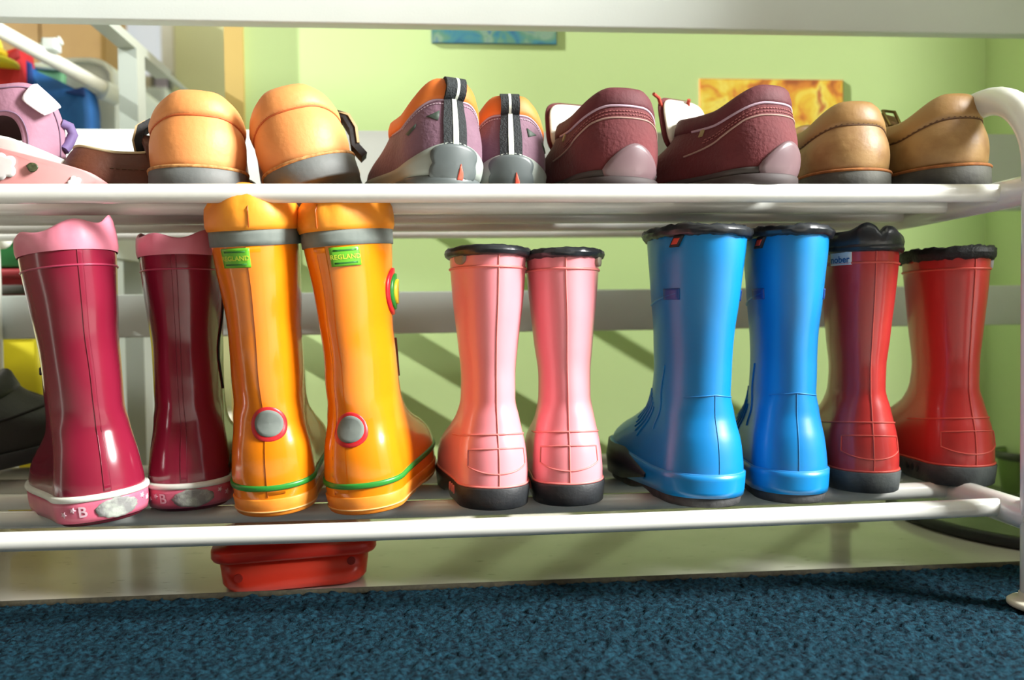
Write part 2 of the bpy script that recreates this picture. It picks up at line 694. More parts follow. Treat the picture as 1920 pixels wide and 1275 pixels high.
# =================================================================== BOOTS
BOOT = [  # z, yb, yf, wb, wf, rb, rf
    (0.000, .003, .170, .0300, .0360, .030, .050),
    (0.012, .001, .176, .0315, .0380, .031, .055),
    (0.030, .000, .177, .0322, .0380, .032, .055),
    (0.044, .001, .171, .0315, .0365, .032, .055),
    (0.056, .003, .154, .0303, .0335, .032, .055),
    (0.066, .006, .130, .0288, .0305, .033, .050),
    (0.078, .009, .109, .0270, .0275, .034, .046),
    (0.095, .012, .097, .0252, .0252, .038, .043),
    (0.115, .012, .093, .0250, .0250, .040, .041),
    (0.145, .009, .095, .0275, .0275, .043, .043),
    (0.185, .004, .099, .0315, .0315, .047, .047),
    (0.230, .000, .103, .0345, .0345, .051, .051),
    (0.300, -.001, .105, .0355, .0355, .052, .052)]


def bootkeys(sw=1.0, sl=1.0, ankle=1.0, heel=1.0, top=1.0, sh=1.0):
    out = []
    for (z, yb, yf, wb, wf, rb, rf) in BOOT:
        a = math.exp(-((z - .108) / .035) ** 2)
        hh = math.exp(-((z - .02) / .03) ** 2)
        tp = min(1, max(0, (z - .13) / .09))
        k = sw * (1 + (ankle - 1) * a) * (1 + (heel - 1) * hh) * (1 + (top - 1) * tp)
        # girth also changes the depth
        g = (yf - yb)
        if z > .09:
            c_ = (yb + yf) / 2
            g *= (1 + (ankle - 1) * a * .7) * (1 + (top - 1) * tp)
            yb, yf = c_ - g / 2, c_ + g / 2
            rb = rf = g / 2
        out.append((z * sh, yb * sl, yf * sl, wb * k, wf * k, rb * sl, rf * sl))
    return out


def zs_body(z0, z1, n=46):
    return lerpz(z0, z1, n)


def sole_mesh(L, z0, z1, grow, lugs=False, n=72, heelz=None):
    mb = MB()
    rows = []
    for z, g in ((z0, grow - .004), (z0, grow - .0012), (z0 + .0012, grow), (z1 - .001, grow), (z1, grow - .0008), (z1, -.002)):
        rows.append([])
        for t in L.ts(n):
            p = L.P(t, max(z, .0), g)
            p.z = z
            rows[-1].append(p)
    # sole arch between heel and ball
    if lugs:
        for r in rows[:3]:
            for p in r:
                s = (p.y + L.Y0) / 0.17
                if .38 < s < .56:
                    p.z += .005 * min(1, (s - .38) / .05, (.56 - s) / .05)
    mb.grid(rows, True)
    mb.cap(rows[0], True)
    return mb


def lining(L, ztop, parent, depth=0.09):
    rows = [[L.P(t, ztop - .001 - s * depth, -.0035) for t in L.ts(40)] for s in (0, .5, 1)]
    mb = MB()
    mb.grid(rows, True, flip=True)
    mb.cap(rows[-1])
    mb.build('lining', LINING, parent)


def rim(L, z, r, material, parent, fuzz=0.0, seed=0, name='rim', rz=None, wave=0.0, off=0.001, n=90):
    mb = MB()
    ts = L.ts(n)
    rows = []
    m_ = 10
    rz = rz or r
    for k in range(m_):
        an = 2 * PI * k / m_
        row = []
        for t in ts:
            p = L.P(t, z)
            nn = L.N(t, z)
            nn.z = 0
            nn.normalize()
            f = 1.0
            if fuzz:
                q = p + Vector((0, 0, an * .01)) + Vector((seed, 0, 0))
                f += fuzz * (mnoise.noise(q * 260) + .7 * mnoise.noise(q * 90))
            up = wave * mnoise.noise(p * 45 + Vector((seed, 2, 0)))
            row.append(p + nn * (off + r * math.cos(an) * f) + Vector((0, 0, rz * .6 + rz * math.sin(an) * f + up * (math.sin(an) * .5 + .5))))
        rows.append(row)
    rows.append(rows[0])
    mb.grid(rows, True)
    return mb.build(name, material, parent)


def cuff(L, prof, material, parent, wave, wr, seed, n=96, name='cuff', tilt=None):
    """prof [(dz,off)], dz in 0..1 of height; wave(t)-> top height"""
    mb = MB()
    rows = []
    for (s, z, off) in prof:
        row = []
        for t in L.ts(n):
            zz = z + wave(t) * s
            p = L.P(t, z)
            nn = L.N(t, min(z, .235))
            nn.z = 0
            nn.normalize()
            wv = wr * s * (mnoise.noise(Vector((math.cos(t) * 3 + seed, math.sin(t) * 3, z * 60))) +
                           .6 * mnoise.noise(Vector((math.cos(t) * 7 + seed, math.sin(t) * 7, z * 110))))
            p = p + nn * (off + wv)
            p.z = zz
            row.append(p)
        rows.append(row)
    mb.grid(rows, True)
    return mb.build(name, material, parent)


def seam(L, t0, z0, z1, r, material, parent, drift=0.0, name='seam'):
    pts = [(t0 + drift * s, z0 + (z1 - z0) * s) for s in lerpz(0, 1, 26)]
    return L.line(pts, r).build(name, material, parent)


def ring(L, z, r, material, parent, name='ridge', zf=None):
    pts = [L.O(t, zf(t) if zf else z, r * .25) for t in L.ts(72)]
    return MB().tube(pts, r, 6, closed=True).build(name, material, parent)


def put(px, Y, z, yaw, roll, name, label, cat, group, pitch=0, scale=1.0):
    # x so that the heel centre sits under pixel column px at depth Y
    d0 = at(px, 1000 if z < .2 else 345, Y)
    return thing(name, label, cat, (d0.x, Y, z), yaw, roll, pitch, group, scale)


ZL_TOP = Z_LO + R_ROD - .0006
GB = 'rubber boots on the lower shelf'

# ---- maroon boots with pink cuffs
MAROON = mat('maroon_rubber', (136, 30, 56), 0.20, (126, 24, 48), 9, coat=0.5)
MAROOND = mat('maroon_rubber_seam', (116, 16, 42), 0.3)
PCUFF = mat('pink_nylon', (226, 138, 158), 0.45, (214, 120, 142), 25, bump=.15, bscale=80)
PBAND = mat('pink_foxing', (214, 110, 134), 0.35, (204, 96, 122), 60)
WSTRIPE = mat('white_foxing_stripe', (232, 236, 226), 0.35)
WORN = mat('worn_grey_patch', (166, 172, 162), 0.7, (128, 128, 126), 110, bump=.4, contrast=(.4, .6))
FADE = mat('faded_white_print', (226, 190, 202), 0.5)
CORD = mat('black_cord', (22, 20, 22), 0.7)


def maroon(px, Y, yaw, roll, label, seed, cuffh, patch_t, mirror, lift=0.0, sw=1.05):
    o = put(px, Y, ZL_TOP + lift, yaw, roll, 'rubber_boot', label, 'boot', GB)
    L = Loft(bootkeys(sw=sw, ankle=1.16, heel=1.05, top=1.02), wob=.0012, seed=seed)
    mb, _ = L.surf(lerpz(.016, .232, 60))
    mb.build('shaft', MAROON, o)
    sole_mesh(L, 0, .008, -.001).build('sole', mat('dark_maroon_sole', (84, 20, 34), .5), o)
    bt = lambda t: .0215 + .006 * (abs(t) / PI) ** 2
    L.band(.004, .032, .0022, m_=4, qf1=bt).build('foxing_band', PBAND, o)
    L.band(0, 0, .0030, m_=3, bulge=.0007, qf0=lambda t: bt(t) - .0005, qf1=lambda t: bt(t) + .0042).build('white_stripe', WSTRIPE, o)
    # worn reflective patch at the heel and the printed letters beside it
    rnd = random.Random(seed)
    poly = [(x * (1 + rnd.uniform(-.06, .06)), z * (1 + rnd.uniform(-.1, .1))) for x, z in circ(.5, 30, .034, .0165)]
    poly = [(x * .92 if abs(x) < .012 else x, z) for x, z in poly]
    L.blob(patch_t, .0125, poly, .0032).build('heel_patch', WORN, o)
    L.text('B', patch_t - .52 , .0128, .0120, .0029, 'lettering', FADE, o, bold=True)
    for dt, dz in ((-.68, .0150), (.48, .0165), (.66, .013), (-.86, .012)):
        star = [((.0028 if k % 2 else .0012) * math.cos(k * PI / 5 + dt), (.0028 if k % 2 else .0012) * math.sin(k * PI / 5 + dt)) for k in range(10)]
        L.blob(patch_t + dt, dz, star, .0028, 2).build('printed_star', FADE, o)
    # raised back strip with two dark edges
    for dt in (-.05, .05):
        seam(L, dt, .027, .229, .00055, MAROOND, o)
    L.plate(-.05, .05, .027, .229, .0006, n=4, m_=40).build('back_strip', MAROON, o)
    ring(L, .215, .0009, mat('maroon_rubber_edge', (176, 60, 90), .3), o)
    wv = lambda t: cuffh + .003 * math.sin(2 * t + seed) + .0025 * math.sin(5 * t + seed * 2) + .009 * math.exp(-((t - .95) / .35) ** 2) * (1 if not mirror else 0)
    cuff(L, [(0, .2275, .0012), (.12, .230, .0022), (.5, .2305, .0020), (.85, .231, .0012), (1, .231, -.0004), (.95, .231, -.0028), (.3, .231, -.0035)],
         PCUFF, o, wv, .0012, seed)
    ring(L, .2325, .0006, mat('pink_stitch', (196, 96, 120), .6), o, 'cuff_stitch')
    lining(L, .232, o)
    return o, L


o1, L1 = maroon(196, .718, 33, -5.0, 'maroon rubber boot with pink cuff leaning left, leftmost boot on lower shelf', 1, .017, .12, False, lift=.001, sw=1.06)
o2, L2 = maroon(360, .762, 8, -1.4, 'maroon rubber boot with pink cuff standing upright beside the orange boots', 5, .016, .14, True, sw=1.06)
# side lace of the second boot
pts = [(1.35 + .12 * math.sin(k * .7), .200 - .0095 * k) for k in range(11)]
L2.line(pts, .0012, 6).build('lace', CORD, o2)
L1.line([(-1.75, .128), (-1.9, .133)], .0013, 6).build('lace', CORD, o1)

# ---- orange boots
ORANGE = mat('orange_rubber', (240, 138, 18), 0.20, (234, 128, 12), 9, coat=0.5)
ORSEAM = mat('orange_rubber_seam', (196, 92, 8), 0.35)
OCUFF = mat('orange_nylon', (247, 158, 44), 0.5, (240, 142, 28), 20, bump=.25, bscale=70)
REFL = mat('reflective_grey', (124, 132, 126), 0.9, (114, 122, 117), 90, spec=.1)
GSTR = mat('green_rubber_stripe', (44, 140, 52), 0.35)
GLAB = mat('green_label', (98, 178, 42), 0.35)
GLTX = mat('dark_green_print', (40, 112, 38), 0.5)
GLTY = mat('yellow_green_lettering', (196, 214, 60), 0.5)
REDR = mat('red_rubber_ring', (204, 38, 46), 0.3)
YELB = mat('yellow_badge', (244, 214, 50), 0.4)


def orange(px, Y, yaw, roll, label, seed, disc_t, disc_z, lab_t, lift=0.0, pitch=0, badge=None, seam_t=0.0, drift=0.0):
    o = put(px, Y, ZL_TOP + lift, yaw, roll, 'rubber_boot', label, 'boot', GB, pitch)
    L = Loft(bootkeys(sw=1.07, ankle=1.16, heel=1.04, top=1.0, sh=1.04), wob=.0022, seed=seed)
    mb, _ = L.surf(lerpz(.014, .244, 64))
    mb.build('shaft', ORANGE, o)
    sole_mesh(L, 0, .016, .0012, lugs=True).build('sole', mat('orange_sole', (238, 150, 50), .45, (222, 130, 36), 50), o)
    L.band(.0045, .0055, .0020, m_=2).build('sole_line', mat('worn_sole_edge', (226, 178, 112), .6), o)
    zf = lambda t: .026 + .010 * (abs(t) / PI) ** 2
    L.band(0, 0, .0012, m_=3, bulge=.0006, qf0=lambda t: zf(t) - .0024, qf1=lambda t: zf(t) + .0024).build('green_stripe', GSTR, o)
    L.blob(disc_t, disc_z, circ(.0150, 36), .0012).build('red_ring', REDR, o)
    L.blob(disc_t, disc_z + .0005, circ(.0118, 32), .0018).build('reflector_disc', REFL, o)
    L.band(.231, .2445, .0012, m_=3).build('reflective_band', REFL, o)
    lb = L.blob(lab_t, .2215, rect(.0250, .0160), .0018).build('brand_label', GLAB, o)
    L.text('REGLAND', lab_t, .2212, .0054, .0021, 'lettering', GLTY, lb, bold=True)
    for dz in (.0052, -.0052):
        L.blob(lab_t, .2215 + dz, rect(.019, .0014), .0020, 2).build('label_bar', GLTX, lb)
    seam(L, seam_t, .018, .2305, .0006, ORSEAM, o, drift=drift)
    L.plate(seam_t, seam_t + .30, .020, .2305, .0007, n=6, m_=40).build('back_strip', ORANGE, o)
    wv = lambda t: .0005 * math.sin(3 * t + seed) + .0015 * math.sin(2 * t + seed * 1.7) + .0022 * math.sin(5 * t + seed)
    cuff(L, [(0, .243, -.0005), (0, .2442, .0022), (.3, .248, .0036), (.6, .256, .0038), (.9, .264, .0026), (1.0, .2705, -.0010), (1.2, .2755, -.0065), (1.6, .2785, -.0125), (1.6, .2780, -.020), (1, .270, -.022)],
         OCUFF, o, lambda t: 0, .0016, seed)
    return o, L


def fix_cuff_height(o, L, seed, amp=.0035):
    """uneven gathered top edge"""
    c_ = [x for x in o.children if x.name.startswith('cuff')][0]
    for v in c_.data.vertices:
        if v.co.z > .25:
            a = math.atan2(v.co.x, v.co.y - .02)
            k = (v.co.z - .25) / .03
            v.co.z += k * amp * (math.sin(2 * a + seed) + .6 * math.sin(5 * a + seed * 2))


o3, L3 = orange(520, .732, 4, -2.4, 'orange rubber boot with gathered cuff right of the maroon boots', 2, .06, .080, -.30, lift=.003, pitch=6, seam_t=-.04)
o4, L4 = orange(690, .728, -11, -4.2, 'orange rubber boot left of the pink boots, toe pointing right', 4, -.02, .074, .30, lift=.002, pitch=3.5, seam_t=-.42, drift=.08)
fix_cuff_height(o3, L3, 2.0)
fix_cuff_height(o4, L4, 3.4)
for (o, L, s_) in ((o3, L3, 0.06), (o4, L4, -.18)):
    MB().tube([L.O(s_, z, .0045 if z < .262 else .0032 - (z - .262) * .5) for z in lerpz(.246, .266, 8)], .0006, 6).build('cuff_seam', ORSEAM, o)
    ring(L, .2455, .0007, ORSEAM, o, 'cuff_stitch')
# round badge on the outer side of the right-hand one
bt = 1.80
L4.blob(bt, .188, circ(.0215, 30), .0022).build('badge_ring', REDR, o4)
L4.blob(bt, .188, circ(.0165, 28), .0040).build('badge_ring', GSTR, o4)
L4.blob(bt, .188, circ(.0115, 24), .0058).build('badge_centre', YELB, o4)
L4.line([(2.0 + .02 * k, .145 - .006 * k) for k in range(7)], .0016, 6).build('strap', mat('brown_strap', (110, 50, 30), .6), o4)

# ---- pink boots
PINK = mat('pearl_pink_rubber', (242, 150, 158), 0.34, (238, 140, 150), 8, coat=0.25, sheen=.1)
PSEAM = mat('pink_rubber_ridge', (236, 132, 128), 0.4)
GTAG = mat('small_grey_tag', (150, 140, 120), 0.6)


def slots(L, parent, t0, material, n=3):
    for k in range(n):
        L.blob(t0 + k * .07, .0125, [(x + z * .35, z) for x, z in circ(.0022, 12, 1, 2.0)], .0030, 2).build('sole_slot', material, parent)


def heelpanel(L, parent, material, z0=.032, z1=.052, wd=.68, r=.0007):
    pts = []
    for s in lerpz(0, 1, 16):
        t = -wd + 2 * wd * s
        pts.append((t, z0 + .006 * (abs(t) / wd) ** 2))
    pts += [(wd, z0 + .006 + (z1 - z0 - .006) * s) for s in lerpz(.1, 1, 6)]
    pts += [(wd - 2 * wd * s, z1 + .002 * math.sin(PI * s)) for s in lerpz(.03, 1, 16)]
    pts += [(-wd, z1 - (z1 - z0 - .006) * s) for s in lerpz(.1, 1, 6)]
    return L.line(pts, r).build('heel_panel_outline', material, parent)


def plainboot(px, Y, yaw, roll, label, seed, M_, Mr, sole_m, H, keys, rimkw, lift=0.0, sole_h=.0195, ankle_z=.062, fuzz=.25, rimmat=None, slot_m=None):
    o = put(px, Y, ZL_TOP + lift, yaw, roll, 'rubber_boot', label, 'boot', GB)
    L = Loft(keys, wob=.0008, seed=seed)
    mb, _ = L.surf(lerpz(sole_h - .003, H, 62))
    mb.build('shaft', M_, o)
    sole_mesh(L, 0, sole_h, .0022, lugs=True).build('sole', sole_m, o)
    ring(L, sole_h + .001, .0011, Mr, o)
    ring(L, H - .0125, .0012, Mr, o)
    seam(L, 0, sole_h + .002, H - .002, .0007, Mr, o)
    heelpanel(L, o, Mr)
    zf = lambda t: ankle_z + .004 * math.cos(t) - .012 * (abs(t) / PI) ** 2
    L.line([(t, zf(t)) for t in lerpz(-1.5, 1.5, 40)], .0009).build('ankle_ridge', Mr, o)
    rim(L, H - .001, parent=o, material=rimmat or FLEECE, seed=seed, fuzz=fuzz, **rimkw)
    lining(L, H, o)
    if slot_m:
        for sg in (-1, 1):
            slots(L, o, sg * 1.28 - .07, slot_m)
    return o, L


PK = bootkeys(sw=1.0, ankle=.98, heel=1.0, top=1.0, sh=.99)
o5, L5 = plainboot(925, .730, 8, .6, 'pearly pink rubber boot with black rim right of the orange boots', 11, PINK, PSEAM, BLACKR, .2255, PK,
                   dict(r=.0042, rz=.0046, wave=.0012), slot_m=PSEAM, rimmat=VINYL, fuzz=.12)
o6, L6 = plainboot(1066, .736, -4, -.4, 'pearly pink rubber boot with black rim left of the blue boots', 13, PINK, PSEAM, BLACKR, .2235, PK,
                   dict(r=.0042, rz=.0046, wave=.0012), slot_m=PSEAM, rimmat=VINYL, fuzz=.25)
L5.blob(-1.02, .2215, [(x, z) for x, z in circ(.0075, 18, 1.1, .8)], .0025, 2).build('pull_tag', GTAG, o5)
L6.blob(1.05, .2185, circ(.0055, 16, 1, .9), .0035, 2).build('pull_tag', GTAG, o6)

# ---- red boots
RED = mat('red_rubber', (194, 56, 54), 0.30, (184, 48, 46), 8, coat=0.25)
RSEAM = mat('red_rubber_ridge', (214, 84, 72), 0.45)
o9, L9 = plainboot(1618, .748, -10, .8, 'red rubber boot with crumpled black cuff right of the blue boots', 21, RED, RSEAM, DUSTYR, .2275, bootkeys(sw=1.0, ankle=.98),
                   dict(r=.0035, rz=.0040), rimmat=VINYL, fuzz=.1)
o10, L10 = plainboot(1796, .762, -2, -.2, 'red rubber boot with black fleece rim, rightmost boot on the lower shelf', 23, RED, RSEAM, DUSTYR, .222, bootkeys(sw=1.04, ankle=1.02, top=1.0),
                     dict(r=.0042, rz=.0062, wave=.0016), fuzz=.4, slot_m=BLACKR)
cuff(L9, [(0, .2265, .001), (.2, .229, .0035), (.5, .232, .0042), (.8, .2345, .003), (1, .2365, .0), (1, .2375, -.005), (.5, .234, -.006)], VINYL, o9,
     lambda t: .008 + .007 * math.exp(-((t + .25) / .30) ** 2) + .004 * math.exp(-((t - .45) / .22) ** 2) - .004 * math.exp(-((t - .12) / .08) ** 2), .0014, 4)
lb = L9.blob(-.88, .2205, [(x, z) for x, z in rect(.025, .014)], .0014, 3).build('brand_label', mat('white_label', (206, 220, 226), .4), o9)
L9.text('nober', -.88, .2185, .0090, .0019, 'lettering', mat('blue_lettering', (24, 92, 150), .5), lb, bold=True)
L10.blob(1.0, .2165, circ(.006, 16, .8, 1.0), .0025, 2).build('pull_tag', mat('white_label', (206, 220, 226), .4), o10)

# ---- blue boots
BLUE = mat('blue_rubber', (8, 130, 198), 0.36, (4, 119, 186), 10, coat=0.12)
BRIDGE = mat('blue_rubber_ridge', (40, 130, 196), 0.5)
BDARK = mat('dark_blue_toe_rubber', (34, 44, 54), 0.5)


def blue(px, Y, yaw, roll, label, seed, sw, lift=0.0):
    o = put(px, Y, ZL_TOP + lift, yaw, roll, 'rubber_boot', label, 'boot', GB)
    L = Loft(bootkeys(sw=sw, sl=1.10, ankle=1.10, heel=1.02, top=1.03, sh=1.03), wob=.0008, seed=seed)
    H = .240
    mb, _ = L.surf(lerpz(.012, H, 62))
    mb.build('shaft', BLUE, o)
    sole_mesh(L, 0, .010, .0006, lugs=True).build('sole', mat('dusty_dark_sole', (70, 70, 70), .8, (48, 48, 50), 80, bump=.4), o)
    zf = lambda t: .0290 + .010 * min(1, max(0, (abs(t) / PI - .42) / .2))
    L.band(.009, .028, .0020, m_=4, qf1=zf).build('foot_band', BLUE, o)
    ring(L, 0, .0009, BRIDGE, o, 'foot_band_edge', zf=lambda t: zf(t))
    # dark toe guard wrapping the front of the foot
    for nm, t0, t1 in (('toe_guard', .43 * PI, 1.57 * PI),):
        def tt(t):
            return t
        mb = MB()
        rows = []
        for j in range(49):
            t = t0 + (t1 - t0) * j / 48
            t2 = t if t <= PI else t - 2 * PI
            s = min(1, min(t - t0, t1 - t) / .35)
            a_ = .008 + (1 - s) * .009
            b_ = .020 + s * .018
            rows.append([L.O(t2, a_, -.001), L.O(t2, a_, .0036), L.O(t2, (a_ + b_) / 2, .0042), L.O(t2, b_, .0034), L.O(t2, b_, -.001)])
        mb.grid(rows)
        mb.build(nm, BDARK, o)
    L.line([(t, .098 - .004 * abs(t)) for t in lerpz(-.8, .9, 24)], .0006).build('ankle_ridge', BRIDGE, o)
    seam(L, 0, .030, .098, .0004, BRIDGE, o)
    # ribs over the instep on the side facing out
    for sg in (-1, 1):
        for k in range(5):
            pts = [(sg * (1.62 + .10 * k + .08 * s), .052 + .004 * k + .030 * s) for s in lerpz(0, 1, 8)]
            L.line(pts, .0010).build('instep_rib', BLUE, o)
        pts = [(sg * (1.40 + .10 * math.sin(s * PI)), .062 + .060 * s) for s in lerpz(0, 1, 14)]
        L.line(pts, .0009).build('side_ridge', BLUE, o)
        pts = [(sg * (1.0 + 1.0 * s), .187 - .010 * s) for s in lerpz(0, 1, 16)]
        L.line(pts, .0010).build('shin_ridge', BLUE, o)
        L.blob(sg * 1.12, .1865, rect(.020, .010), .0012, 2).build('side_label', mat('deep_blue_print', (20, 70, 150), .4), o)
    rim(L, H - .001, r=.0040, rz=.0048, material=VINYL, parent=o, fuzz=.35, seed=seed, wave=.0018)
    lb_ = L.blob(-.95, H - .0075, [(x + z * .6, z) for x, z in rect(.009, .010)], .0030, 2).build('pull_tag', mat('black_tag', (30, 26, 28), .6), o)
    L.blob(-.95, H - .0075, [(x + z * .6, z) for x, z in rect(.006, .0055)], .0036, 2).build('red_print', mat('red_print', (206, 62, 40), .5), lb_)
    lining(L, H, o)
    return o, L


o7, L7 = blue(1318, .712, 9, 1.8, 'blue rubber boot with black rim, toe pointing left beside the pink boots', 31, 1.16)
o8, L8 = blue(1480, .716, -8, 1.0, 'blue rubber boot with black rim, standing left of the red boots', 33, 1.03)

# =================================================================== SHOES
SHOE = [  # q, yb, yf, wb, wf, rb, rf
    (0.00, .004, .166, .0290, .0360, .030, .050),
    (0.12, .001, .171, .0312, .0372, .031, .055),
    (0.32, .000, .167, .0320, .0365, .032, .055),
    (0.46, .001, .152, .0316, .0345, .032, .052),
    (0.58, .003, .130, .0306, .0320, .032, .046),
    (0.72, .006, .115, .0290, .0290, .032, .042),
    (0.86, .009, .107, .0268, .0262, .032, .040),
    (1.00, .013, .102, .0240, .0235, .032, .038)]
GS = 'shoes on the upper shelf'
ZU_TOP = Z_UP + R_ROD - .0006


def shoekeys(sw=1.0, top=1.0, lean=0.0):
    return [(q, yb + lean * q, yf, wb * sw * (1 + (top - 1) * q * q), wf * sw * (1 + (top - 1) * q * q), rb * sw, rf) for q, yb, yf, wb, wf, rb, rf in SHOE]


def hmap(zs, hb, hs, ht):
    def f(t, q):
        a = abs(t) / PI
        if a < .44:
            s = max(0.0, a - .10) / .34
            s = s * s * (3 - 2 * s)
            h = hb + (hs - hb) * s
        else:
            s = (a - .44) / .56
            s = s * s * (3 - 2 * s)
            h = hs + (ht - hs) * s
        return zs + h * q
    return f


def shoe(name, label, px, Y, yaw, roll, scale, M_, sole_m, sole_h=.018, hb=.062, hs=.044, ht=.066, keys=None, grow=.002, pitch=0,
         lift=0.0, seed=0, wob=.0008, shelf=None, cat='shoe', group=GS, welt=None, lin_m=None):
    o = put(px, Y, (shelf if shelf is not None else ZU_TOP) + lift, yaw, roll, name, label, cat, group, pitch, scale)
    L = Loft(keys or shoekeys(), zmap=hmap(sole_h - .002, hb, hs, ht), wob=wob, seed=seed)
    mb, rows = L.surf(lerpz(0, 1, 30))
    mb.build('upper', M_, o)
    # inner lining and insole
    mb = MB()
    inner = [[L.P(t, q, -.0028) for t in L.ts(48)] for q in (1.0, .8, .55, .25)]
    mb.grid(inner, True, flip=True)
    mb.cap(inner[-1])
    mb.build('lining', lin_m or LINING, o)
    SK = Loft([(z, k[1], k[2], k[3], k[4], k[5], k[6]) for z, k in ((0, L.k[1]), (.03, L.k[1]))])
    sole_mesh(SK, 0, sole_h, grow).build('sole', sole_m, o)
    if welt:
        pts = [SK.P(t, 0, grow - .0004) + Vector((0, 0, sole_h)) for t in L.ts(72)]
        MB().tube(pts, .0013, 6, closed=True).build('welt', welt, o)
    return o, L, SK


def collar(L, parent, material, q0, bulge, name='collar', off=.0006, top=1.02):
    """padded collar wrapping the opening"""
    mb = MB()
    rows = []
    prof = [(0, -.0008), (0, off), (.2, off + bulge * .6), (.45, off + bulge), (.7, off + bulge * .85), (.9, off + bulge * .3), (1.0, -.0015), (.98, -.0045), (.8, -.0055)]
    for s, of in prof:
        rows.append([L.O(t, min(1.0, q0 + (1 - q0) * s), of) + Vector((0, 0, (.0030 * math.sin(PI * s * .5) if s > .5 else 0))) for t in L.ts(72)])
    mb.grid(rows, True)
    return mb.build(name, material, parent)


def stitches(L, parent, material, tq, t0, t1, n, r=.0005, name='stitching'):
    mb = MB()
    for k in range(n):
        a = t0 + (t1 - t0) * k / n
        b_ = t0 + (t1 - t0) * (k + .62) / n
        mb.tube([L.O(a, tq(a), r * .6), L.O((a + b_) / 2, tq((a + b_) / 2), r * 1.2), L.O(b_, tq(b_), r * .6)], r, 5)
    return mb.build(name, material, parent)


# ---- apricot leather shoes
APR = mat('apricot_leather', (232, 160, 98), 0.52, (222, 144, 80), 14, bump=.18, bscale=220)
APRD = mat('apricot_stitch', (196, 96, 44), 0.6)
APRW = mat('tan_welt', (206, 156, 96), 0.8, (170, 118, 66), 300, bump=.5)
GSOLE = mat('grey_shoe_sole', (112, 116, 114), 0.6, (98, 102, 101), 40, bump=.15)
BSTRAP = mat('black_velcro_strap', (26, 25, 26), 0.75, (18, 17, 18), 60, bump=.4)
BEIGE = mat('beige_strap_lining', (176, 150, 106), 0.7)


def curved_strap(parent, pts, wd, th, material, name='strap', wdir=(0, 1, 0)):
    """flat strap swept along pts, its width along wdir"""
    W = Vector(wdir).normalized()
    mb = MB()
    rows = []
    P_ = [Vector(p) for p in pts]
    for i, p in enumerate(P_):
        t = (P_[min(i + 1, len(P_) - 1)] - P_[max(i - 1, 0)]).normalized()
        n = t.cross(W).normalized()
        rows.append([p - W * wd / 2 - n * th / 2, p - W * wd * .46 + n * th * .6, p + W * wd * .46 + n * th * .6, p + W * wd / 2 - n * th / 2])
    mb.grid(rows, True)
    mb.cap(rows[0], True)
    mb.cap(rows[-1])
    return autosmooth(mb.build(name, material, parent), 50)


def apricot(label, px, Y, yaw, roll, seed, strap_side, lift=0.0, scale=1.2):
    o, L, SK = shoe('leather_shoe', label, px, Y, yaw, roll, scale, APR, GSOLE, sole_h=.0165, hb=.056, hs=.042, ht=.056, keys=shoekeys(1.05, 1.12),
                    lift=lift, seed=seed, welt=APRW, wob=.0012, lin_m=mat('cream_lining', (206, 196, 176), .9))
    collar(L, o, APR, .70, .0030)
    q = lambda t: .695
    L.line([(t, q(t)) for t in lerpz(-1.6, 1.6, 50)], .0007).build('collar_groove', APRD, o)
    stitches(L, o, APRD, lambda t: .715, -1.4, 1.4, 34)
    stitches(L, o, APRW, lambda t: .02, -1.6, 1.6, 46, .0006)
    s = strap_side
    # velcro strap hanging out at the side
    pts = [(s * .029, .048, .055), (s * .0345, .045, .060), (s * .0405, .042, .055), (s * .043, .041, .044), (s * .041, .043, .032), (s * .046, .045, .022)]
    curved_strap(o, pts, .022, .0050, BSTRAP)
    curved_strap(o, [(x + s * .0030, y - .001, z) for x, y, z in pts[1:5]], .021, .0018, BEIGE, 'strap_lining')
    # instep strap and tongue
    tg = [(0, .075 + .004 * k, .052 + .005 * math.sin(k * .8)) for k in range(6)]
    curved_strap(o, tg, .034, .005, APR, 'tongue', (1, 0, 0))
    return o, L


apricot('apricot leather shoe standing straight with black strap on its left side', 374, .742, 16, 0, 3, -1)
apricot('apricot leather shoe tipped to the left with its grey sole raised', 592, .742, 8, -17, 6, 1, lift=.007)

# ---- purple hiking shoes
PURP = mat('mauve_suede', (126, 92, 110), 0.75, (104, 72, 88), 26, bump=.35, bscale=320, sheen=.12, contrast=(.3, .7))
OCOL = mat('orange_collar_lining', (226, 122, 48), 0.6, (214, 106, 36), 30)
LGRY = mat('light_grey_rand', (158, 166, 158), 0.5, (146, 154, 146), 30)
DGRY = mat('dark_grey_counter', (92, 100, 100), 0.4, (82, 90, 90), 30)
WEB = mat('black_webbing', (34, 40, 42), 0.8, (24, 28, 30), 400, bump=.6, bscale=700)
WEBW = mat('white_webbing_stripe', (216, 222, 210), 0.8)
REDT = mat('coral_tick', (230, 92, 70), 0.5)
DGN = mat('dark_green_print_patch', (58, 72, 62), 0.6)


